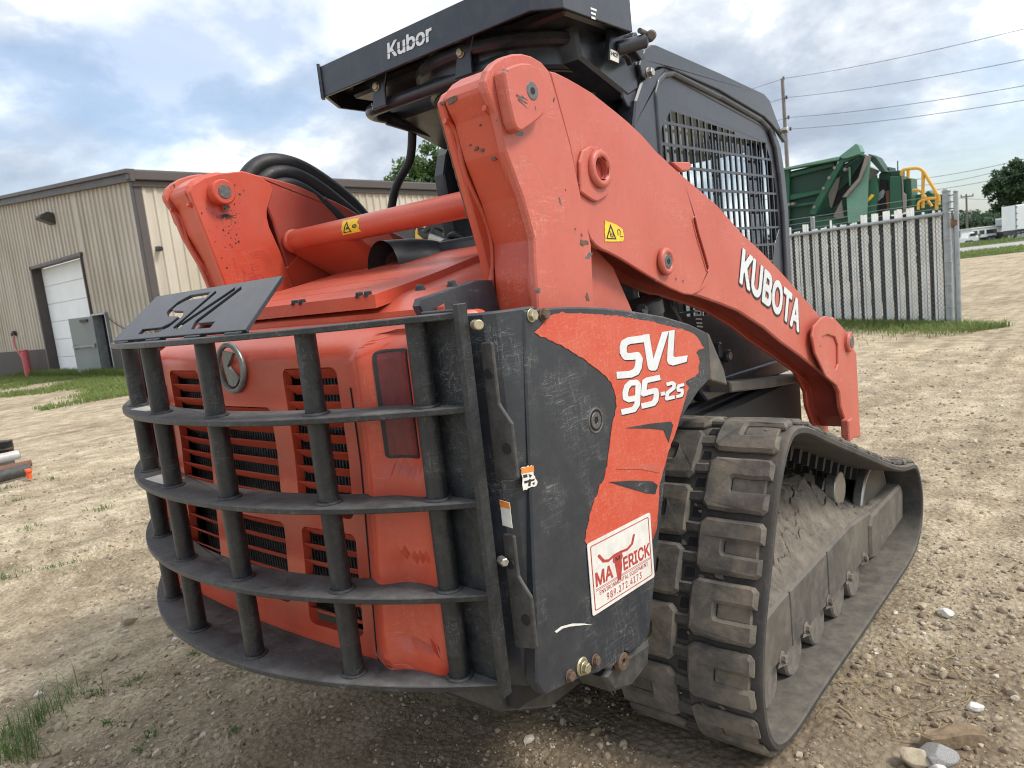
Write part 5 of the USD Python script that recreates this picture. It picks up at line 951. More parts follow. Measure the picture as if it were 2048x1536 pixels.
g('chute_dark', [(700, 400), (980, 220), (1040, 240), (900, 640), (760, 760), (620, 900), (580, 720)], GY+.40, .05, 'black_slat')
g('chute_back', [(720, 420), (1000, 230), (1030, 260), (830, 560), (700, 680)], GY+.36, .04, 'dark_green_paint')
g('chute_stay', [(820, 385), (840, 385), (850, 610), (830, 610)], GY+.2, .06, 'weathered_green'); g('worn_skirt', [(580, 720), (640, 560), (720, 500), (700, 640), (620, 880), (600, 860)], GY+.30, .04, 'dirty_steel')
g('chute_edge', [(1030, 240), (1090, 250), (1070, 290), (960, 560), (800, 750), (745, 750), (850, 620), (940, 520)], GY-.05, .12, 'dirty_steel')
g('chute_panel', [(1085, 260), (1060, 560), (1040, 1020), (1000, 1100), (820, 1100), (800, 760), (960, 570)], GY+.02, .10, 'weathered_green')
g('chute_panel', [(1080, 560), (1160, 480), (1180, 680), (1140, 1050), (1040, 1100), (1050, 700)], GY+.12, .10, 'green_paint'); g('yellow_decal', [(1045, 780), (1100, 710), (1135, 720), (1125, 745), (1045, 825)], GY+.105, .012, 'yellow_sticker')
g('side_skirt', [(690, 880), (740, 780), (770, 1000), (680, 1010), (640, 980)], GY+.2, .05, 'dirty_steel')
g('conveyor_cover', [(1060, 225), (1100, 235), (1160, 265), (1250, 400), (1270, 440), (1215, 450), (1090, 310)], GY+.10, .5, 'dark_green_paint'); g('conveyor_belt_edge', [(1085, 375), (1150, 400), (1150, 415), (1085, 390)], GY+.09, .05, 'white_slat')
g('belt_underside', [(1080, 390), (1200, 430), (1160, 480), (1070, 560)], GY+.4, .05, 'dirty_steel')
g('engine_housing', [(1190, 480), (1250, 400), (1315, 385), (1325, 470), (1320, 900), (1180, 940)], GY+.45, .6, 'dark_green_paint'); g('engine_bay', [(1200, 540), (1300, 540), (1310, 900), (1200, 960)], GY+.42, .03, 'black_slat'); g('engine_bracket', [(1190, 700), (1240, 655), (1265, 680), (1240, 750), (1170, 800), (1140, 860), (1150, 780)], GY+.36, .05, 'galvanised')
g('engine_pipe', [(1265, 680), (1320, 660), (1325, 900), (1290, 900)], GY+.38, .03, 'rusty_steel')
g('cabinet', [(1320, 500), (1460, 490), (1480, 900), (1320, 960)], GY+.30, .8, 'green_paint'); g('cabinet_top', [(1325, 440), (1440, 425), (1440, 490), (1330, 500)], GY+.45, .5, 'dark_green_paint'); g('cabinet_edge', [(1460, 490), (1475, 490), (1485, 690), (1520, 720), (1520, 900), (1480, 900)], GY+.28, .06, 'dirty_steel')
g('cabinet', [(1475, 535), (1578, 520), (1595, 860), (1510, 880), (1500, 690)], GY+.50, .6, 'green_paint'); g('exhaust_stack', [(1408, 310), (1420, 310), (1422, 440), (1410, 440)], GY+.7, .05, 'hinge_steel')
g('rear_body', [(1595, 730), (1740, 700), (1790, 670), (1840, 705), (1960, 715), (1960, 780), (2010, 780), (2010, 980), (1595, 980)], GY+.9, .5, 'green_paint')
def rail(L, y, r=.035): return obj('yellow_railing', tube(bend([at((1560+a*.16602, 270+b*.16602), y=y) for a, b in L], .12, 5), r, 10), MAT['rail_yellow'], GP, smooth=50)
rail([(1465, 490), (1470, 420), (1560, 405), (1700, 395), (1890, 700), (1885, 900)], GY+.35); rail([(1725, 450), (1720, 880)], GY+.36); rail([(1545, 405), (1545, 520)], GY+.5)
rail([(1595, 665), (1690, 662), (1830, 860)], GY+.42, .03); rail([(1665, 900), (1665, 800), (1760, 770), (1880, 760)], GY+.30, .03); rail([(1890, 700), (1915, 730), (1915, 840)], GY+.33, .03)
obj('plant_chassis', [bx(-6.5, -2.7, GY+.6, GY+2.2, .5, 1.4, .03), bx(-5.9, -5.6, GY+.7, GY+2, GZ, .5), bx(-3.2, -2.9, GY+.7, GY+2, GZ, .5)], MAT['dark_green_paint'], GP)

# ---- yellow machine between the arms
plain('machine_yellow', (.60, .36, .035), .5, 0, .15, 3)
YM = thing('yellow_loader', 'yellow machine with black hoses seen under the orange cross tube', 'machine', (-6.2, 6.4, GZ))
def yq(L, y): return [tuple(at((720+a*.15625, 290+b*.15625), y=y)[[0, 2]]) for a, b in L]
yb_ = obj('body', [elev(yq([(690, 1100), (720, 1040), (800, 1030), (820, 1180), (1130, 1240), (1300, 1240), (1300, 1500), (690, 1500)], 6.2), 6.2, 7.2, .03), elev(yq([(720, 1040), (1250, 960), (1300, 1500), (690, 1500)], 6.7), 6.7, 7.6, .03)], MAT['machine_yellow'], YM)
obj('hood_panel', elev(yq([(400, 1080), (700, 1040), (690, 1400), (500, 1400)], 6.5), 6.5, 7.4, .03), MAT['hinge_steel'], YM)
for L in ([(780, 1050), (790, 1120), (860, 1160), (930, 1130), (960, 1060), (1100, 1020)], [(850, 1110), (900, 1050), (1000, 1030), (1090, 1060)], [(980, 1110), (1040, 1140), (1090, 1190), (1120, 1210)]):
    obj('hose', tube(spline([(p[0], 6.12, p[1]) for p in yq(L, 6.12)], 30), .055, 10), MAT['rubber_hose'], YM, smooth=50)
for q in ((960, 1170), (1010, 1190), (1070, 1210)):
    p = yq([q], 6.1)[0]; obj('fitting', cyl((p[0]-.08, 6.08, p[1]), (p[0]+.08, 6.12, p[1]-.05), .06, 10), MAT['steel'], YM)
obj('undercarriage', [bx(-8.2, -4.6, 6.3, 7.6, .1, 1.0, .05)]+[cyl((x, 6.15, .45), (x, 6.5, .45), .5, 28, .05) for x in (-7.6, -5.2)], MAT['rubber_hose'], YM)

# ================================================================== TREES
colour('bark', (.075, .060, .046), .9, var=.3, scale=8)
def leafmat(name, ramp, tr=.35):
    N = {'g': ('geometry', {}), 'r': ('rgb_ramp', {'ramp': ramp}), 'p': ('principled_bsdf', {'roughness': .55}), 't': ('translucent_bsdf', {}), 'm': ('mix_closure', {'fac': tr})}
    return mat(name, N, [('g.random_per_island', 'r.fac'), ('r.color', 'p.base_color'), ('r.color', 't.color'), ('p.BSDF', 'm.closure1'), ('t.BSDF', 'm.closure2')], surface='m.closure')
leafmat('dark_leaves', [(0, (.035, .075, .028)), (.5, (.06, .12, .042)), (1, (.11, .18, .065))]); leafmat('bright_leaves', [(0, (.08, .14, .035)), (.5, (.13, .20, .055)), (1, (.22, .29, .10))]); leafmat('hazy_leaves', [(0, (.045, .080, .040)), (.6, (.065, .11, .050)), (1, (.12, .17, .065))])
leafmat('grass_blades', [(0, (.15, .20, .05)), (.35, (.24, .29, .08)), (.65, (.40, .39, .15)), (1, (.55, .48, .26))], .4); leafmat('green_blades', [(0, (.09, .14, .035)), (.5, (.17, .24, .07)), (.75, (.34, .33, .14)), (1, (.48, .42, .22))], .35); leafmat('straw', [(0, (.30, .22, .11)), (.5, (.42, .33, .18)), (1, (.55, .46, .29))], .15)
def cards(P, size, r, n3=None):
    """Small folded leaf clumps at the points P."""
    n = len(P); d = r.normal(size=(n, 3)); d /= np.linalg.norm(d, axis=1, keepdims=True); e = np.cross(d, r.normal(size=(n, 3))); e /= np.linalg.norm(e, axis=1, keepdims=True)
    sz = size*(.6+.8*r.random((n, 1))); up = np.cross(d, e)*.25*sz
    V = np.stack([P-d*sz, P-e*sz*.6+up, P+d*sz, P+e*sz*.6+up], 1).reshape(-1, 3); i = np.arange(n)*4
    return trimesh.Trimesh(V, np.vstack([np.stack([i, i+1, i+2], 1), np.stack([i, i+2, i+3], 1)]), process=False)
def tree(base, H, crown, leaf, n, m, label, seed, r0=.3, lean=(0, 0)):
    r = np.random.default_rng(seed); b = np.array(base, float); t = thing('tree', label, 'tree', b, None)
    top = b+[lean[0], lean[1], H*.9]; tr = [tube(spline([b+[0, 0, -.3], b+(top-b)*.35+[.1*H*.1, 0, 0], b+(top-b)*.7, top], 14), np.linspace(r0, r0*.15, 14), 10)]
    P = []
    for (dx, dy, dz, rad) in crown:
        c = b+[dx, dy, dz]; s = b+(top-b)*min(.75, max(.2, dz/H*.6)); mid = (s+c)/2+[0, 0, .05*H]; tr.append(tube(spline([s, mid, c], 8), np.linspace(r0*.4, r0*.06, 8), 6))
        k = int(n*rad**2/sum(q[3]**2 for q in crown)); d = r.normal(size=(k, 3)); d /= np.linalg.norm(d, axis=1, keepdims=True)
        # leaves gather in tufts near the blob's surface, with holes between
        tuft = r.normal(size=(max(6, k//26), 3)); tuft /= np.linalg.norm(tuft, axis=1, keepdims=True); tuft *= (.55+.5*r.random((len(tuft), 1)))
        q = tuft[r.integers(0, len(tuft), k)]+r.normal(size=(k, 3))*.13; P.append(c+q*rad*[1, 1, .9])
    obj('trunk', tr, MAT['bark'], t, smooth=60); obj('crown', cards(np.vstack(P), leaf, r), MAT[m], t); return t
def atd(q, D): return CAM+(_fw+_R*(q[0]-1024)/F-_U*(q[1]-768)/F)*D
p = atd((2016, 470), 95)[:2]; sR = np.array([math.cos(YAW), math.sin(YAW)])
tree((*p, GZ), 9.5, [(*(sR*a), z, r_) for a, z, r_ in ((-1.6, 6.6, 1.5), (-.4, 8.0, 1.6), (1.0, 8.6, 1.6), (2.4, 8.2, 1.6), (.6, 6.4, 1.7), (2.2, 6.2, 1.6), (-.9, 4.6, 1.1), (.4, 3.9, 1.2), (1.6, 4.6, 1.2), (.9, 2.6, .8))], .20, 7000, 'dark_leaves', 'tall dark leafy tree at the right edge behind the parked trailers', 11, .28)
p = atd((2050, 470), 105)[:2]; tree((*p, GZ), 4.5, [(0, 0, 2.6, 1.6), (1.5, 1, 2.2, 1.5), (-1.2, .5, 1.9, 1.2)], .2, 2500, 'bright_leaves', 'low yellow green tree behind the white box trailer', 12, .15)
p = atd((850, 600), 58)[:2]
tree((*p, GZ), 12.0, [(*(np.array([.756, .655])*a), z, r_) for a, z, r_ in ((-1.5, 9.2, 1.3), (0, 10.3, 1.5), (1.5, 11.2, 1.6), (3.0, 10.6, 1.6), (.6, 8.6, 1.7), (2.6, 8.4, 1.8), (-2.6, 8.4, 1.0))], .17, 7000, 'bright_leaves', 'light green tree rising behind the building roof', 13, .25)
# far wood, one mass
r = np.random.default_rng(21); P = []
for q, D, h in [((x_, 462), 190+r.random()*30, 6+4*r.random()) for x_ in np.linspace(1850, 2140, 40)]+[((x_, 462), 150, 3.2+1.6*r.random()) for x_ in np.linspace(1850, 2140, 34)]:
    c = atd(q, D); c[2] = GZ; k = 330; d = r.normal(size=(k, 3)); d /= np.linalg.norm(d, axis=1, keepdims=True); P.append(c+[0, 0, h*.45]+d*[h*.5, h*.5, h*.5]*(.6+.45*r.random((k, 1))))
obj('woods', cards(np.vstack(P), .55, r), MAT['hazy_leaves'], kind='stuff', label='far green wood along the horizon behind the parked trailers', cat='woods')

# ================================================================== ROAD, VERGES, POLES, VEHICLES
fh = np.array([-math.sin(YAW), math.cos(YAW)]); rh = np.array([math.cos(YAW), math.sin(YAW)])
def strip(D0, D1, a0, a1, z, d=.04):
    P = [CAM[:2]+fh*D0+rh*a0, CAM[:2]+fh*D0+rh*a1, CAM[:2]+fh*D1+rh*a1, CAM[:2]+fh*D1+rh*a0]; return plan(P, z-d, z, .002)
colour('grey_road', (.30, .29, .27), .8, var=.15, scale=.4); colour('verge_green', (.085, .115, .035), .95, var=.5, scale=.7, bump=.6)
obj('road', strip(57, 76, -150, 150, GZ+.10, .2), MAT['grey_road'], kind='structure', label='pale grey road beyond the yard', cat='road')
obj('verge', [strip(44, 56.9, -5, 120, GZ+.06, .2), strip(76.1, 130, -150, 150, GZ+.16, .3)], MAT['verge_green'], kind='structure', label='green grass verge along the road', cat='verge')
def blades(P, h, w, r, lean=.5, droop=.35):
    n = len(P); a = r.random(n)*2*np.pi; hh = h*(.45+.8*r.random(n)); d = np.stack([np.cos(a), np.sin(a), 0*a], 1); s = np.stack([-np.sin(a), np.cos(a), 0*a], 1)*(w*(.6+.8*r.random((n, 1))))
    l = (lean*r.random(n)*hh)[:, None]; z = np.array([0, 0, 1.])
    m_ = P+d*l*.35+z*(hh*.6)[:, None]; t_ = P+d*(l+droop*hh[:, None]*r.random((n, 1)))+z*(hh*(.85+.15*r.random(n)))[:, None]
    V = np.stack([P-s, P+s, m_-s*.7, m_+s*.7, t_], 1).reshape(-1, 3); i = np.arange(n)*5
    return trimesh.Trimesh(V, np.vstack([np.stack([i, i+1, i+3], 1), np.stack([i, i+3, i+2], 1), np.stack([i+2, i+3, i+4], 1)]), process=False)
def gpt(x, y): return np.stack([x, y, ground_h(x, y)-.003], -1)
r = np.random.default_rng(31); G = []
x = r.uniform(-34, -14, 52000); y = r.uniform(2.9, 7.45, 52000); keep = (meshkit.fbm(np.stack([x*.5, y*.7, 0*x], -1), 3, 4)+(y-5.0)*.10+.22*(r.random(len(x))-.5) > .50); G.append(blades(gpt(x[keep], y[keep]), .10, .010, r, 1.1))
x = r.uniform(-30, -18, 9000); y = r.uniform(6.9, 7.35, 9000); G.append(blades(gpt(x, y), .26, .009, r, .6))
s = r.uniform(-.5, FLEN+1.0, 14000); o = r.gamma(1.6, .28, 14000)-.1; xy = FA+FD*s[:, None]+FN*o[:, None]; G.append(blades(gpt(xy[:, 0], xy[:, 1]), .12, .006, r, 1.2))
u = r.uniform(44, 56, 16000); v = r.uniform(5, 48, 16000); xy = CAM[:2]+fh*u[:, None]+rh*v[:, None]; G.append(blades(np.c_[xy, np.full(16000, GZ+.05)], .22, .03, r))
u = r.uniform(77, 110, 14000); v = r.uniform(20, 90, 14000); xy = CAM[:2]+fh*u[:, None]+rh*v[:, None]; G.append(blades(np.c_[xy, np.full(14000, GZ+.15)], .4, .06, r))
obj('grass', G, MAT['grass_blades'], kind='stuff', label='thin olive grass along the tan building, the fence foot and the road verge', cat='grass')

PD = 46.0
pole_b, pole_t = atd((1580, 470), PD), atd((1564.5, 157), PD); pole_b = np.array([pole_t[0], pole_t[1], GZ]); colour('pole_wood', (.16, .145, .13), .85, var=.2)
UP = thing('utility_pole', 'tall thin utility pole behind the green machine carrying four wires', 'utility pole', pole_b)
obj('pole_shaft', cyl(pole_b+[0, 0, -.3], pole_t, .15, 16, 0, .10), MAT['pole_wood'], UP, smooth=30)
W0 = [((1567, 157), (2048, 38)), ((1573, 195), (2048, 100)), ((1577, 235), (2048, 152)), ((1581, 258), (2048, 181))]
for k, (a, b) in enumerate(W0):
    pa = atd(a, PD); obj('insulator', [cyl([pole_t[0], pole_t[1], pa[2]], pa, .03, 8), cyl(pa+[0, 0, -.1], pa+[0, 0, .12], .06, 10, .02)], MAT['hinge_steel'], UP)
    pb = atd(b, PD*.62); e = pb+(pb-pa)*.6; P = [pa+(e-pa)*t-np.array([0, 0, 1.1])*4*t*(1-t)*.35 for t in np.linspace(0, 1, 24)]
    P2 = [pa+(pa-e)*t-np.array([0, 0, 1.0])*4*t*(1-t)*.35 for t in np.linspace(0, .8, 20)]
    obj('overhead_wire', tube(P2[::-1]+P[1:], .012, 5), MAT['hinge_steel'], label=['topmost overhead wire running right from the tall pole', 'second overhead wire from the top of the tall pole', 'third overhead wire from the top of the tall pole', 'lowest overhead wire of the tall pole'][k], cat='wire')
PD2 = 100.0; t2 = atd((1932.5, 388), PD2); b2 = np.array([t2[0], t2[1], GZ])
U2 = thing('utility_pole', 'distant wooden pole with a cross arm left of the dark tree', 'utility pole', b2); obj('pole_shaft', cyl(b2+[0, 0, -.3], t2, .16, 14, 0, .11), MAT['pole_wood'], U2, smooth=30)
obj('cross_arm', hull([(*(t2[:2]+rh*a+fh*c), t2[2]-.35+zz) for a in (-.75, .95) for c in (-.08, .08) for zz in (-.08, .08)]), MAT['pole_wood'], U2); obj('insulator', [cyl((*(t2[:2]+rh*a), t2[2]-.27), (*(t2[:2]+rh*a), t2[2]-.02), .06, 8) for a in (-.7, .9)], MAT['hinge_steel'], U2)
for k, (a, b, D0, D1) in enumerate([((1700, 368), (2048, 318), 80, 70), ((1750, 374), (1990, 344), 90, 80), ((1600, 400), (2000, 357), 75, 72), ((1940, 398), (2120, 376), 100, 90)]):
    pa, pb = atd(a, D0), atd(b, D1); obj('overhead_wire', tube([pa+(pb-pa)*t-np.array([0, 0, .5])*4*t*(1-t) for t in np.linspace(-.3, 1.4, 24)], .022, 5), MAT['hinge_steel'], label=['faint wire crossing the sky above the yellow railing, topmost of the low three', 'middle one of the three low wires above the railing', 'lowest and darkest wire behind the yellow railing', 'short wire running right from the cross-armed pole'][k], cat='wire')
plain('vehicle_white', (.70, .71, .70), .4, 0, .06, .8); plain('vehicle_dark', (.02, .021, .023), .4, 0, .2, 2); plain('vehicle_window', (.03, .035, .045), .12)
def vbox(D, qa, qb, z0, z1, dep, m, name, par, off=0., b=.05):
    a, c = atd(qa, D), atd(qb, D); p, q = CAM[:2]+fh*D+rh*((a[:2]-CAM[:2])@rh), CAM[:2]+fh*D+rh*((c[:2]-CAM[:2])@rh); l = np.linalg.norm(q-p)
    return obj(name, slab([(0, z0), (l, z0), (l, z1), (0, z1)], off, off+dep, b, to=lambda u, v, h: (*(p+rh*u+fh*h), v)), MAT[m], par)
def wheel(D, qx, par, off=-.05, r_=.42):
    a = atd((qx, 480), D); p = CAM[:2]+fh*(D+off)+rh*((a[:2]-CAM[:2])@rh); w = obj('wheel', cyl((*p, GZ+.1+r_), (*(p+fh*.3), GZ+.1+r_), r_, 24, .05), MAT['vehicle_dark'], par); obj('hub', cyl((*(p-fh*.02), GZ+.1+r_), (*p, GZ+.1+r_), r_*.5, 16, .01), MAT['galvanised'], w)
D = 92.; c0 = atd((1960, 480), D); T = thing('travel_trailer', 'long white trailer with a pale roof parked beyond the road', 'trailer', (*c0[:2], GZ))
vbox(D, (1936, 480), (2000, 480), .75, 1.9, 2.3, 'vehicle_white', 'body', T); vbox(D, (1934, 480), (2001, 480), 1.9, 2.05, 2.4, 'sticker_white', 'roof', T, -.05); vbox(D, (1938, 480), (1998, 480), .35, .75, 2.1, 'vehicle_dark', 'skirt', T, .1)
for a, b_ in ((1952, 1962), (1966, 1987), (1940, 1948)): vbox(D, (a, 480), (b_, 480), 1.15, 1.65, .03, 'vehicle_window', 'window', T, -.02, .01)
vbox(D, (1989, 480), (1997, 480), 1.0, 1.75, .03, 'sticker_white', 'door', T, -.02, .01)
for a in (1945, 1972, 1980): wheel(D, a, T)
D = 88.; c0 = atd((1932, 480), D); T = thing('parked_car', 'small pale car parked left of the long white trailer', 'car', (*c0[:2], GZ)); p0 = CAM[:2]+fh*D+rh*((atd((1926, 480), D)[:2]-CAM[:2])@rh)
obj('car_body', slab(fillet([(0, .40), (0, .95), (.5, 1.05), (.9, 1.5), (2.2, 1.5), (2.7, 1.05), (3.4, .95), (3.4, .40)], .08), 0, 1.6, .12, to=lambda u, v, h: (*(p0+rh*u*.45+fh*h), v)), MAT['vehicle_white'], T); obj('car_window', slab([(.75, 1.08), (1.0, 1.42), (2.1, 1.42), (2.45, 1.08)], -.02, .02, .005, to=lambda u, v, h: (*(p0+rh*u*.45+fh*h), v)), MAT['vehicle_window'], T)
for a in (1928.5, 1934.5): wheel(D, a, T, -.05, .3)
D = 84.; c0 = atd((2036, 480), D); T = thing('box_trailer', 'tall white box trailer parked at the right edge beyond the road', 'trailer', (*c0[:2], GZ))
vbox(D, (2025, 480), (2075, 480), 1.25, 4.0, 2.4, 'vehicle_white', 'box', T, 0, .06); vbox(D, (2024.5, 480), (2026.5, 480), 1.2, 4.05, .1, 'galvanised', 'corner_post', T, -.06, .01); vbox(D, (2026, 480), (2075, 480), .85, 1.25, 2.2, 'vehicle_dark', 'chassis', T, .1)
for z in (1.6, 2.3, 3.0, 3.7): vbox(D, (2024, 480), (2027.5, 480), z, z+.12, .06, 'hinge_steel', 'door_hinge', T, -.12, .01)
for a in (2030, 2038, 2047): wheel(D, a, T, -.05, .48)
D = 90.; c0 = atd((2015, 480), D); T = thing('flatbed_truck', 'dark flatbed truck frame between the long trailer and the box trailer', 'truck', (*c0[:2], GZ))
vbox(D, (2009, 480), (2023, 480), 1.9, 2.7, 2, 'galvanised', 'cab', T, .3); vbox(D, (2009, 480), (2024, 480), 2.7, 2.85, 2.1, 'sticker_white', 'cab_roof', T, .2); vbox(D, (2003, 480), (2006, 480), .5, 2.6, .3, 'hinge_steel', 'stake', T, 0, .02); vbox(D, (2006.5, 480), (2009, 480), .5, 2.6, .3, 'hinge_steel', 'stake', T, 0, .02); vbox(D, (2008, 480), (2024, 480), .6, 1.2, 2, 'vehicle_dark', 'chassis', T, .2); vbox(D, (2010, 480), (2022, 480), 1.25, 1.85, .1, 'sticker_white', 'side_panel', T, .15)
for a in (2012, 2020): wheel(D, a, T, .1)
a = atd((1951, 480), 72); a = np.array([*(CAM[:2]+fh*74+rh*((a[:2]-CAM[:2])@rh*74/72)), GZ]); SG = thing('roadside_marker', 'thin dark marker post in the verge before the trailers', 'post', a); obj('marker_post', cyl(a, a+[0, 0, 1.3], .05, 10), MAT['pole_wood'], SG); obj('marker_plate', hull([(*(a[:2]+rh*u+fh*v), z) for u in (-.14, .14) for v in (-.07, -.055) for z in (1.0, 1.3)]), MAT['fin_metal'], SG)

# ================================================================== STONES, STRAW, WEEDS
def pebble(seed, sub=2, flat=.62, amp=.35):
    m = trimesh.creation.icosphere(sub); v = m.vertices; k = 1+amp*(meshkit.fbm(v*1.3+seed*7.1, 3, seed)-.5)*2
    v = v*k[:, None]*[1, .78+.2*math.sin(seed*3), flat]
    for i in range(7):  # broken facets
        d = np.random.default_rng(seed*9+i).normal(size=3); d /= np.linalg.norm(d); e = v@d-.56; v = v-np.clip(e, 0, 9)[:, None]*d*.85
    return trimesh.Trimesh(v, m.faces, process=False)
def stone_mat(name, ramp, speck=.25):
    N = {'o': ('object_info', {}), 'r': ('rgb_ramp', {'ramp': ramp}), 'g': ('geometry', {}), 'n': ('noise_texture', {'scale': 140., 'detail': 5., 'roughness': .7}), 'k': ('rgb_ramp', {'ramp': [(.3, (1-speck,)*3), (.7, (1+speck,)*3)]}), 'm': ('mix', {'mix_type': 'multiply', 'fac': 1.}),
         'b': ('bump', {'strength': .35, 'distance': .004}), 'p': ('principled_bsdf', {'roughness': .85})}
    return mat(name, N, [('o.random', 'r.fac'), ('r.color', 'm.color1'), ('g.position', 'n.vector'), ('n.fac', 'k.fac'), ('k.color', 'm.color2'), ('m.color', 'p.base_color'), ('n.fac', 'b.height'), ('b.normal', 'p.normal')])
stone_mat('pale_gravel', [(0, (.19, .155, .11)), (.5, (.33, .275, .20)), (.9, (.42, .37, .29)), (1, (.55, .52, .46))]); stone_mat('soil_clods', [(0, (.14, .10, .065)), (.5, (.26, .20, .135)), (1, (.40, .33, .23))])
def visible(x, y, m=90):
    q, w = px(np.stack([x, y, np.full_like(x, GZ)], -1)); return (w > .3) & (q[:, 0] > -m) & (q[:, 0] < 2048+m) & (q[:, 1] < 1536+m)
def instances(name, protos, m, n, size, seed, dens, kind='stuff'):
    r = np.random.default_rng(seed); rad = r.random(n)**1.3*10.5+.15; ang = r.uniform(-2.6, 1.2, n)
    x = CAM[0]+rad*np.sin(ang+0)*1; y = CAM[1]+rad*np.cos(ang); f = visible(x, y) & (dens(x, y) > r.random(n)) & ~((x > .50) & (x < 1.0) & (y > -.12) & (y < 1.72)) & ~((x < -.50) & (x > -1.0) & (y > -.12) & (y < 1.72))
    x, y = x[f], y[f]; k = len(x); s = size[0]*(size[1]/size[0])**(r.random(k)**3.6); z = ground_h(x, y)+s*.16
    p = UsdGeom.PointInstancer.Define(stage, f'/World/{name}'); tag(p.GetPrim(), {'gravel': 'scattered pale gravel stones lying on the yard', 'soil_crumbs': 'brown crumbs of soil lying on the yard', 'fine_gravel': 'fine gravel grains on the near ground', 'fine_soil': 'fine soil grains on the near ground'}[name], name.replace('_', ' '), kind=kind); ps = []
    for i, g_ in enumerate(protos):
        pp = f'/World/{name}/piece_{i+1:03d}'; usdkit.mesh(stage, pp, g_, m, smooth=20); ps.append(pp)
    p.CreatePrototypesRel().SetTargets(ps); p.CreateProtoIndicesAttr(Vt.IntArray.FromNumpy(r.integers(0, len(protos), k).astype(np.int32)))
    p.CreatePositionsAttr(Vt.Vec3fArray.FromNumpy(np.stack([x, y, z], -1).astype(np.float32))); sc = s[:, None]*(.75+.5*r.random((k, 3))); p.CreateScalesAttr(Vt.Vec3fArray.FromNumpy(sc.astype(np.float32)))
    a = r.uniform(0, 2*np.pi, k); t = r.normal(0, .35, k); q = np.stack([np.cos(a/2)*np.cos(t/2), np.cos(a/2)*np.sin(t/2), np.sin(a/2)*np.sin(t/2), np.sin(a/2)*np.cos(t/2)], -1)
    p.CreateOrientationsAttr(Vt.QuathArray([Gf.Quath(float(b[0]), float(b[1]), float(b[2]), float(b[3])) for b in q])); return k
patch = lambda sc, s, lo, hi: (lambda x, y: np.clip((meshkit.fbm(np.stack([x*sc, y*sc, 0*x], -1), 4, s)-lo)/(hi-lo), .06, 1))
K1 = instances('gravel', [pebble(i, 2 if i < 3 else 1) for i in range(1, 7)], MAT['pale_gravel'], 95000, (.0032, .021), 41, patch(.8, 3, .40, .62))
K2 = instances('soil_crumbs', [pebble(i, 1, .7, .5) for i in range(11, 16)], MAT['soil_clods'], 90000, (.0032, .020), 43, patch(1.1, 8, .35, .6))
def near_only(x, y): return np.exp(-((np.hypot(x-CAM[0], y-CAM[1])-1.0)/2.6)**2)*patch(1.6, 12, .3, .6)(x, y)
K3 = instances('fine_gravel', [pebble(i, 1, .8, .6) for i in range(21, 26)], MAT['pale_gravel'], 200000, (.0022, .009), 47, near_only)
K4 = instances('fine_soil', [pebble(i, 1, .8, .6) for i in range(31, 36)], MAT['soil_clods'], 200000, (.0025, .012), 49, near_only)
# single stones one can point to
plain('grey_granite', (.225, .222, .212), .8, 0, .40, 260, .2); plain('tan_stone', (.36, .30, .21), .85, 0, .3, 60, .2); plain('white_stone', (.52, .50, .46), .8, 0, .25, 50, .2); plain('split_wood', (.19, .135, .08), .85, 0, .4, 40, .4)
def stone(q, w, h, d, m, lab, seed, rot=0., name='stone', cat='stone', amp=.22):
    c = at(q, z=GZ+h*.35); g_ = pebble(seed, 4, 1., amp); v = g_.vertices; v = v/np.abs(v).max(0)*[w/2, d/2, h/2]; a = rot; R = np.array([[math.cos(a), -math.sin(a), 0], [math.sin(a), math.cos(a), 0], [0, 0, 1]]); v = v@R.T
    c[2] = float(ground_h(np.array([c[0]]), np.array([c[1]]))[0])+h*.32; return obj(name, trimesh.Trimesh(v+c, g_.faces, process=False), MAT[m], smooth=40, label=lab, cat=cat)
stone((1874, 1502), .105, .068, .08, 'grey_granite', 'speckled grey rounded stone near the bottom right corner', 3, .9, amp=.12); stone((1829, 1508), .075, .060, .06, 'tan_stone', 'tan egg-shaped stone left of the speckled grey stone', 4, .3, amp=.15)
stone((1874, 1532), .05, .035, .04, 'white_stone', 'small white stone in front of the speckled grey stone', 6, .2); stone((1892, 1226), .055, .035, .04, 'white_stone', 'pale rounded stone lying right of the track belt', 5, .4, amp=.12)
stone((1947, 1407), .055, .030, .04, 'white_stone', 'flat pale stone above the split piece of wood', 8, .1); stone((256, 1240), .095, .085, .07, 'tan_stone', 'pale jagged stone half buried in the dirt left of the guard', 9, .7, amp=.45); stone((1500+345, 1212), .04, .028, .035, 'tan_stone', 'small tan stone beside the pale rounded stone', 10)
c = at((1898, 1470), z=GZ+.02); wv = fillet([(-.075, -.02), (-.05, -.035), (.02, -.030), (.085, -.018), (.075, .018), (.03, .030), (-.02, .020), (-.06, .012)], .003)
obj('wood_chunk', slab(seg(wv, .01), 0, .045, .006, to=lambda u, v, h: (c[0]+u*.9-v*.3, c[1]+u*.5+v*.9+h*.2, GZ-.012+h+.02*math.sin(u*40)*.3)), MAT['split_wood'], label='split piece of brown wood behind the speckled grey stone', cat='wood')
def scatter_xy(n, seed, f):
    r = np.random.default_rng(seed); rad = r.random(n)**1.2*8+.3; ang = r.uniform(-2.4, 1.2, n); x = CAM[0]+rad*np.sin(ang); y = CAM[1]+rad*np.cos(ang); k = visible(x, y) & (f(x, y) > r.random(n)); return x[k], y[k], r
def near(pts, s): return lambda x, y: np.clip(sum(np.exp(-((x-a)**2+(y-b)**2)/(2*s*s)) for a, b in pts), 0, 1)
gp_ = lambda L: [tuple(at(q, z=GZ)[:2]) for q in L]
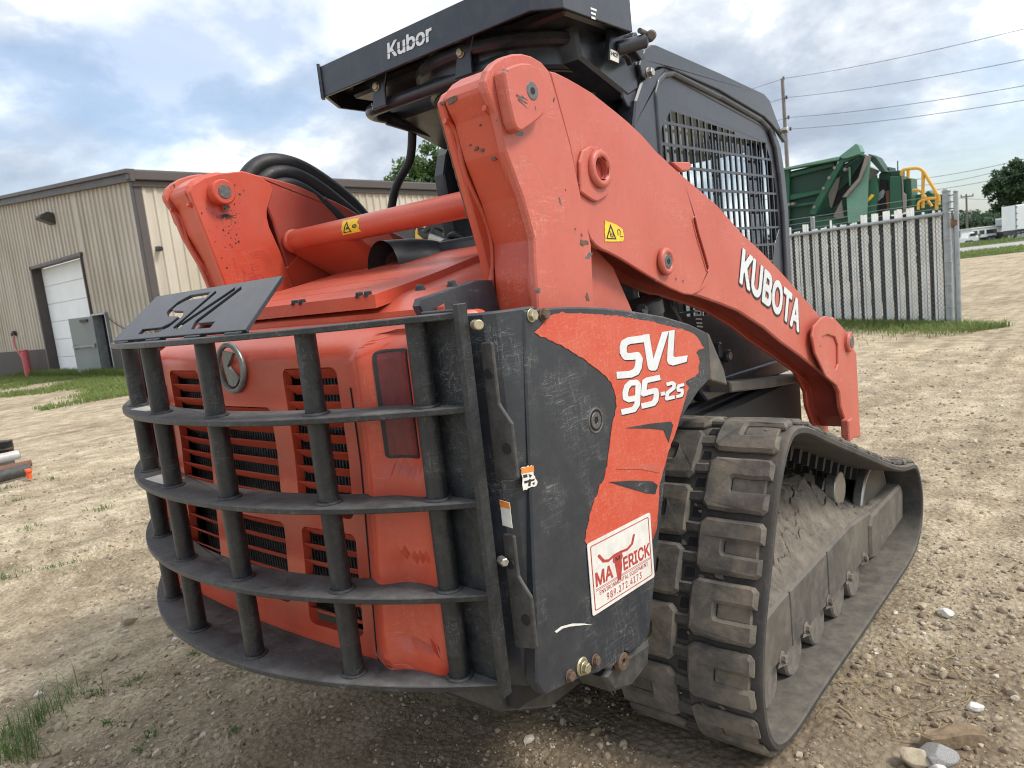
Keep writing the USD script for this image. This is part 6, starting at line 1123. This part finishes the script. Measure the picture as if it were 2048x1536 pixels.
x, y, r = scatter_xy(30000, 51, lambda x, y: .16*patch(.9, 5, .45, .65)(x, y)+.9*near(gp_([(290, 1275), (270, 1330), (330, 1400), (1830, 1380), (1790, 1270), (1760, 1400), (1870, 1350), (120, 1400), (1960, 1080), (1900, 1050), (60, 980)]), .14)(x, y))
n = len(x); a = r.uniform(0, 2*np.pi, n); Ls = .03+.11*r.random(n)**2; z0 = ground_h(x, y)+.004+.008*r.random(n); d = np.stack([np.cos(a), np.sin(a), .25*r.normal(size=n)*.5], -1); s_ = np.stack([-np.sin(a), np.cos(a), 0*a], -1)*(.0009+.0012*r.random((n, 1))); P = np.stack([x, y, z0], -1); bow = np.stack([-np.sin(a), np.cos(a), .3+0*a], -1)*(Ls*.18*r.normal(size=n))[:, None]
mid = P+d*Ls[:, None]*.5+bow; mid[:, 2] = np.maximum(mid[:, 2], ground_h(mid[:, 0], mid[:, 1])+.004); en = P+d*Ls[:, None]; en[:, 2] = np.maximum(en[:, 2], ground_h(en[:, 0], en[:, 1])+.003); up = np.array([0, 0, .0016])
V = np.stack([P-s_, P+s_, mid-s_+up, mid+s_+up, en-s_*.5, en+s_*.5], 1).reshape(-1, 3); i = np.arange(n)*6
obj('straw', trimesh.Trimesh(V, np.vstack([np.stack([i, i+1, i+3], 1), np.stack([i, i+3, i+2], 1), np.stack([i+2, i+3, i+5], 1), np.stack([i+2, i+5, i+4], 1)]), process=False), MAT['straw'], kind='stuff', label='dry straw and stalks strewn over the yard', cat='straw')
W = []; r = np.random.default_rng(53)
def clump(qs, n, sg, h, w, lean, droop):
    for q in qs:
        c = at(q, z=GZ); P = np.c_[c[0]+sg*r.normal(size=n), c[1]+sg*r.normal(size=n)]; W.append(blades(gpt(P[:, 0], P[:, 1]), h*(.7+.5*r.random()), w, r, lean, droop))
clump([(40, 1492), (8, 1470), (72, 1455), (15, 1515), (55, 1515)], 55, .028, .10, .0016, .9, .7)
clump([(105, 1425), (130, 1400), (160, 1390), (90, 1430)], 22, .032, .10, .0014, 2.0, 1.4)
clump([(252, 1370), (275, 1358), (200, 1388), (180, 1384), (390, 1308), (280, 1495), (300, 1470), (220, 1445), (470, 1465)], 26, .014, .022, .0028, 1.4, 1.0)
clump([(110, 1140), (140, 1130), (20, 1160), (200, 1022), (30, 1000), (60, 1060), (105, 955), (15, 975)], 30, .05, .045, .0035, 1.5, 1.0)
obj('weeds', W, MAT['green_blades'], kind='stuff', label='low green weeds and a grass clump in the dirt at the left', cat='weeds')

# ================================================================== WEAR ON THE ARMS: bare chips, grease, a worn label
def blob(n, r, seed, sx=1., sy=1.):
    g_ = np.random.default_rng(seed); a = np.arange(n)*2*np.pi/n; k = r*(.45+.75*g_.random(n)); return Polygon(np.c_[k*np.cos(a)*sx, k*np.sin(a)*sy]).buffer(0)
def mark(q, x, r, seed, par, m='rusty_bolt', sx=1., sy=1., rot=0., name='paint_chip'):
    p = at(q, x=x); g_ = affinity.rotate(blob(11, r, seed, sx, sy), rot, origin=(0, 0)); g_ = affinity.translate(g_, p[1], p[2]); part(name, slab(g_, x, x+.0005, .0001), m, par)
for i, (q, r_, sx, sy) in enumerate([((1168, 485), .011, 1.6, .8), ((1178, 511), .010, 1.5, .7), ((1175, 594), .009, 1., 1.2), ((1077, 580), .008, 1, 1.), ((1163, 470), .005, 1, 1), ((1120, 402), .006, 1.6, .7), ((1131, 380), .003, 1, 1), ((1158, 366), .003, 1, 1), ((1108, 200), .006, .5, 1.4)]): mark(q, .7222, r_, 100+i, ARM_R, 'bare_pin' if i % 2 else 'rusty_bolt', sx, sy, 20*i)
for i, (q, r_) in enumerate([((1352, 558), .006), ((1366, 562), .005), ((1312, 560), .004)]): mark(q, .7132, r_, 130+i, ARM_R, 'bare_pin')
for i, (q, r_, sx, sy, rot) in enumerate([((1044, 200), .009, 2.2, .22, -20), ((1040, 193), .008, 2.0, .18, -15), ((1046, 207), .008, 2.0, .2, -30), ((1008, 140), .005, 1.5, .5, 10), ((1049, 196), .007, 1.8, .2, -22), ((1041, 204), .006, 1.8, .2, -25)]): mark(q, .7522, r_, 150+i, ARM_R, 'bare_pin', sx, sy, rot, 'scuff')
mark((1034, 262), .7222, .016, 160, ARM_R, 'bare_pin', 1.6, .7, -15, 'grease_stain'); mark((1071, 216), .7522, .0025, 161, ARM_R, 'bare_pin', .5, 2.5, 12, 'scuff')
g_ = np.random.default_rng(9); sp = []
for i in range(90):
    q = (455+g_.normal(0, 26), 445+g_.normal(0, 36)); p = at(q, x=-.5615); clean(LINK_IN).buffer(-.01).contains(Point(p[1], p[2])) and sp.append(slab(affinity.translate(blob(7, .0012+.003*g_.random()**3, 300+i), p[1], p[2]), -.5618, -.5612, .0001))
part('grease_specks', sp, 'black_print', ARM_L, kind='stuff')
p = at((452, 430), x=-.5615); st_ = [LineString([(p[1], p[2]), (p[1]+.036*math.cos(a)*l, p[2]+.020*math.sin(a)*l)]).buffer(.0007) for a, l in zip(g_.uniform(3.0, 6.4, 26), g_.uniform(.3, 1.1, 26))]
part('grease_stain', slab(union_all(st_+[affinity.translate(blob(16, .008, 400, 1.9, .6), p[1], p[2])]), -.5619, -.5612, .0001), 'black_print', ARM_L)
lb = yz([(467, 516), (534, 492), (553, 556), (482, 580)], -.561); part('arm_label', slab(lb, -.562, -.5608, .0002), 'orange_paint', ARM_L, label='worn orange pictogram label')
L_ = [[(485, 540), (495, 548), (505, 545), (512, 552)], [(482, 533), (490, 552), (486, 566)], [(498, 556), (520, 549), (528, 556)], [(500, 530), (512, 527)], [(492, 562), (512, 556), (524, 562)], [(504, 534), (516, 531), (515, 538), (505, 541), (504, 534)]]
part('label_lines', slab(union_all([LineString(yz(l, -.561)).buffer(.0016) for l in L_]+[LineString([tuple(at((516+a*math.cos(t), 532+a*1.1*math.sin(t)), x=-.561)[1:]) for t in np.linspace(-2.2, .4, 12)]).buffer(.0010) for a in (16, 20, 24, 28)]), -.5612, -.5602, .0001), 'red_print', ARM_L)
R_ = np.array(yz([(975, 210), (991, 224), (1010, 301), (1044, 393), (1068, 479), (1069, 525), (1075, 612)], .72)); R_ = R_[np.argsort(R_[:, 1])]
for i, (q, r_) in enumerate([((904, 200), .012), ((885, 206), .006), ((953, 297), .006), ((964, 300), .005), ((988, 317), .005), ((928, 377), .006), ((940, 290), .003), ((960, 250), .003)]):
    y = -.59
    for _ in range(6): p = at(q, y=y); y = float(np.interp(p[2], R_[:, 1], R_[:, 0]))+.0118
    part('paint_chip', elev(affinity.translate(blob(11, r_, 500+i, 1.5, .7), p[0], p[2]), y-.0004, y+.004, .0001), 'rusty_bolt', ARM_R)
zz_ = np.linspace(1.52, 1.77, 26); g_ = np.random.default_rng(4)
li_ = clean(LINK_IN)
def rear_y(z): return li_.intersection(LineString([(-2, z), (0, z)])).bounds[0]
part('bare_edge', tube([(.5625+.001*g_.random(), rear_y(z)+.002+.0015*g_.random(), z) for z in np.linspace(1.50, 1.735, 30)], .0032, 6), 'rusty_bolt', ARM_R)
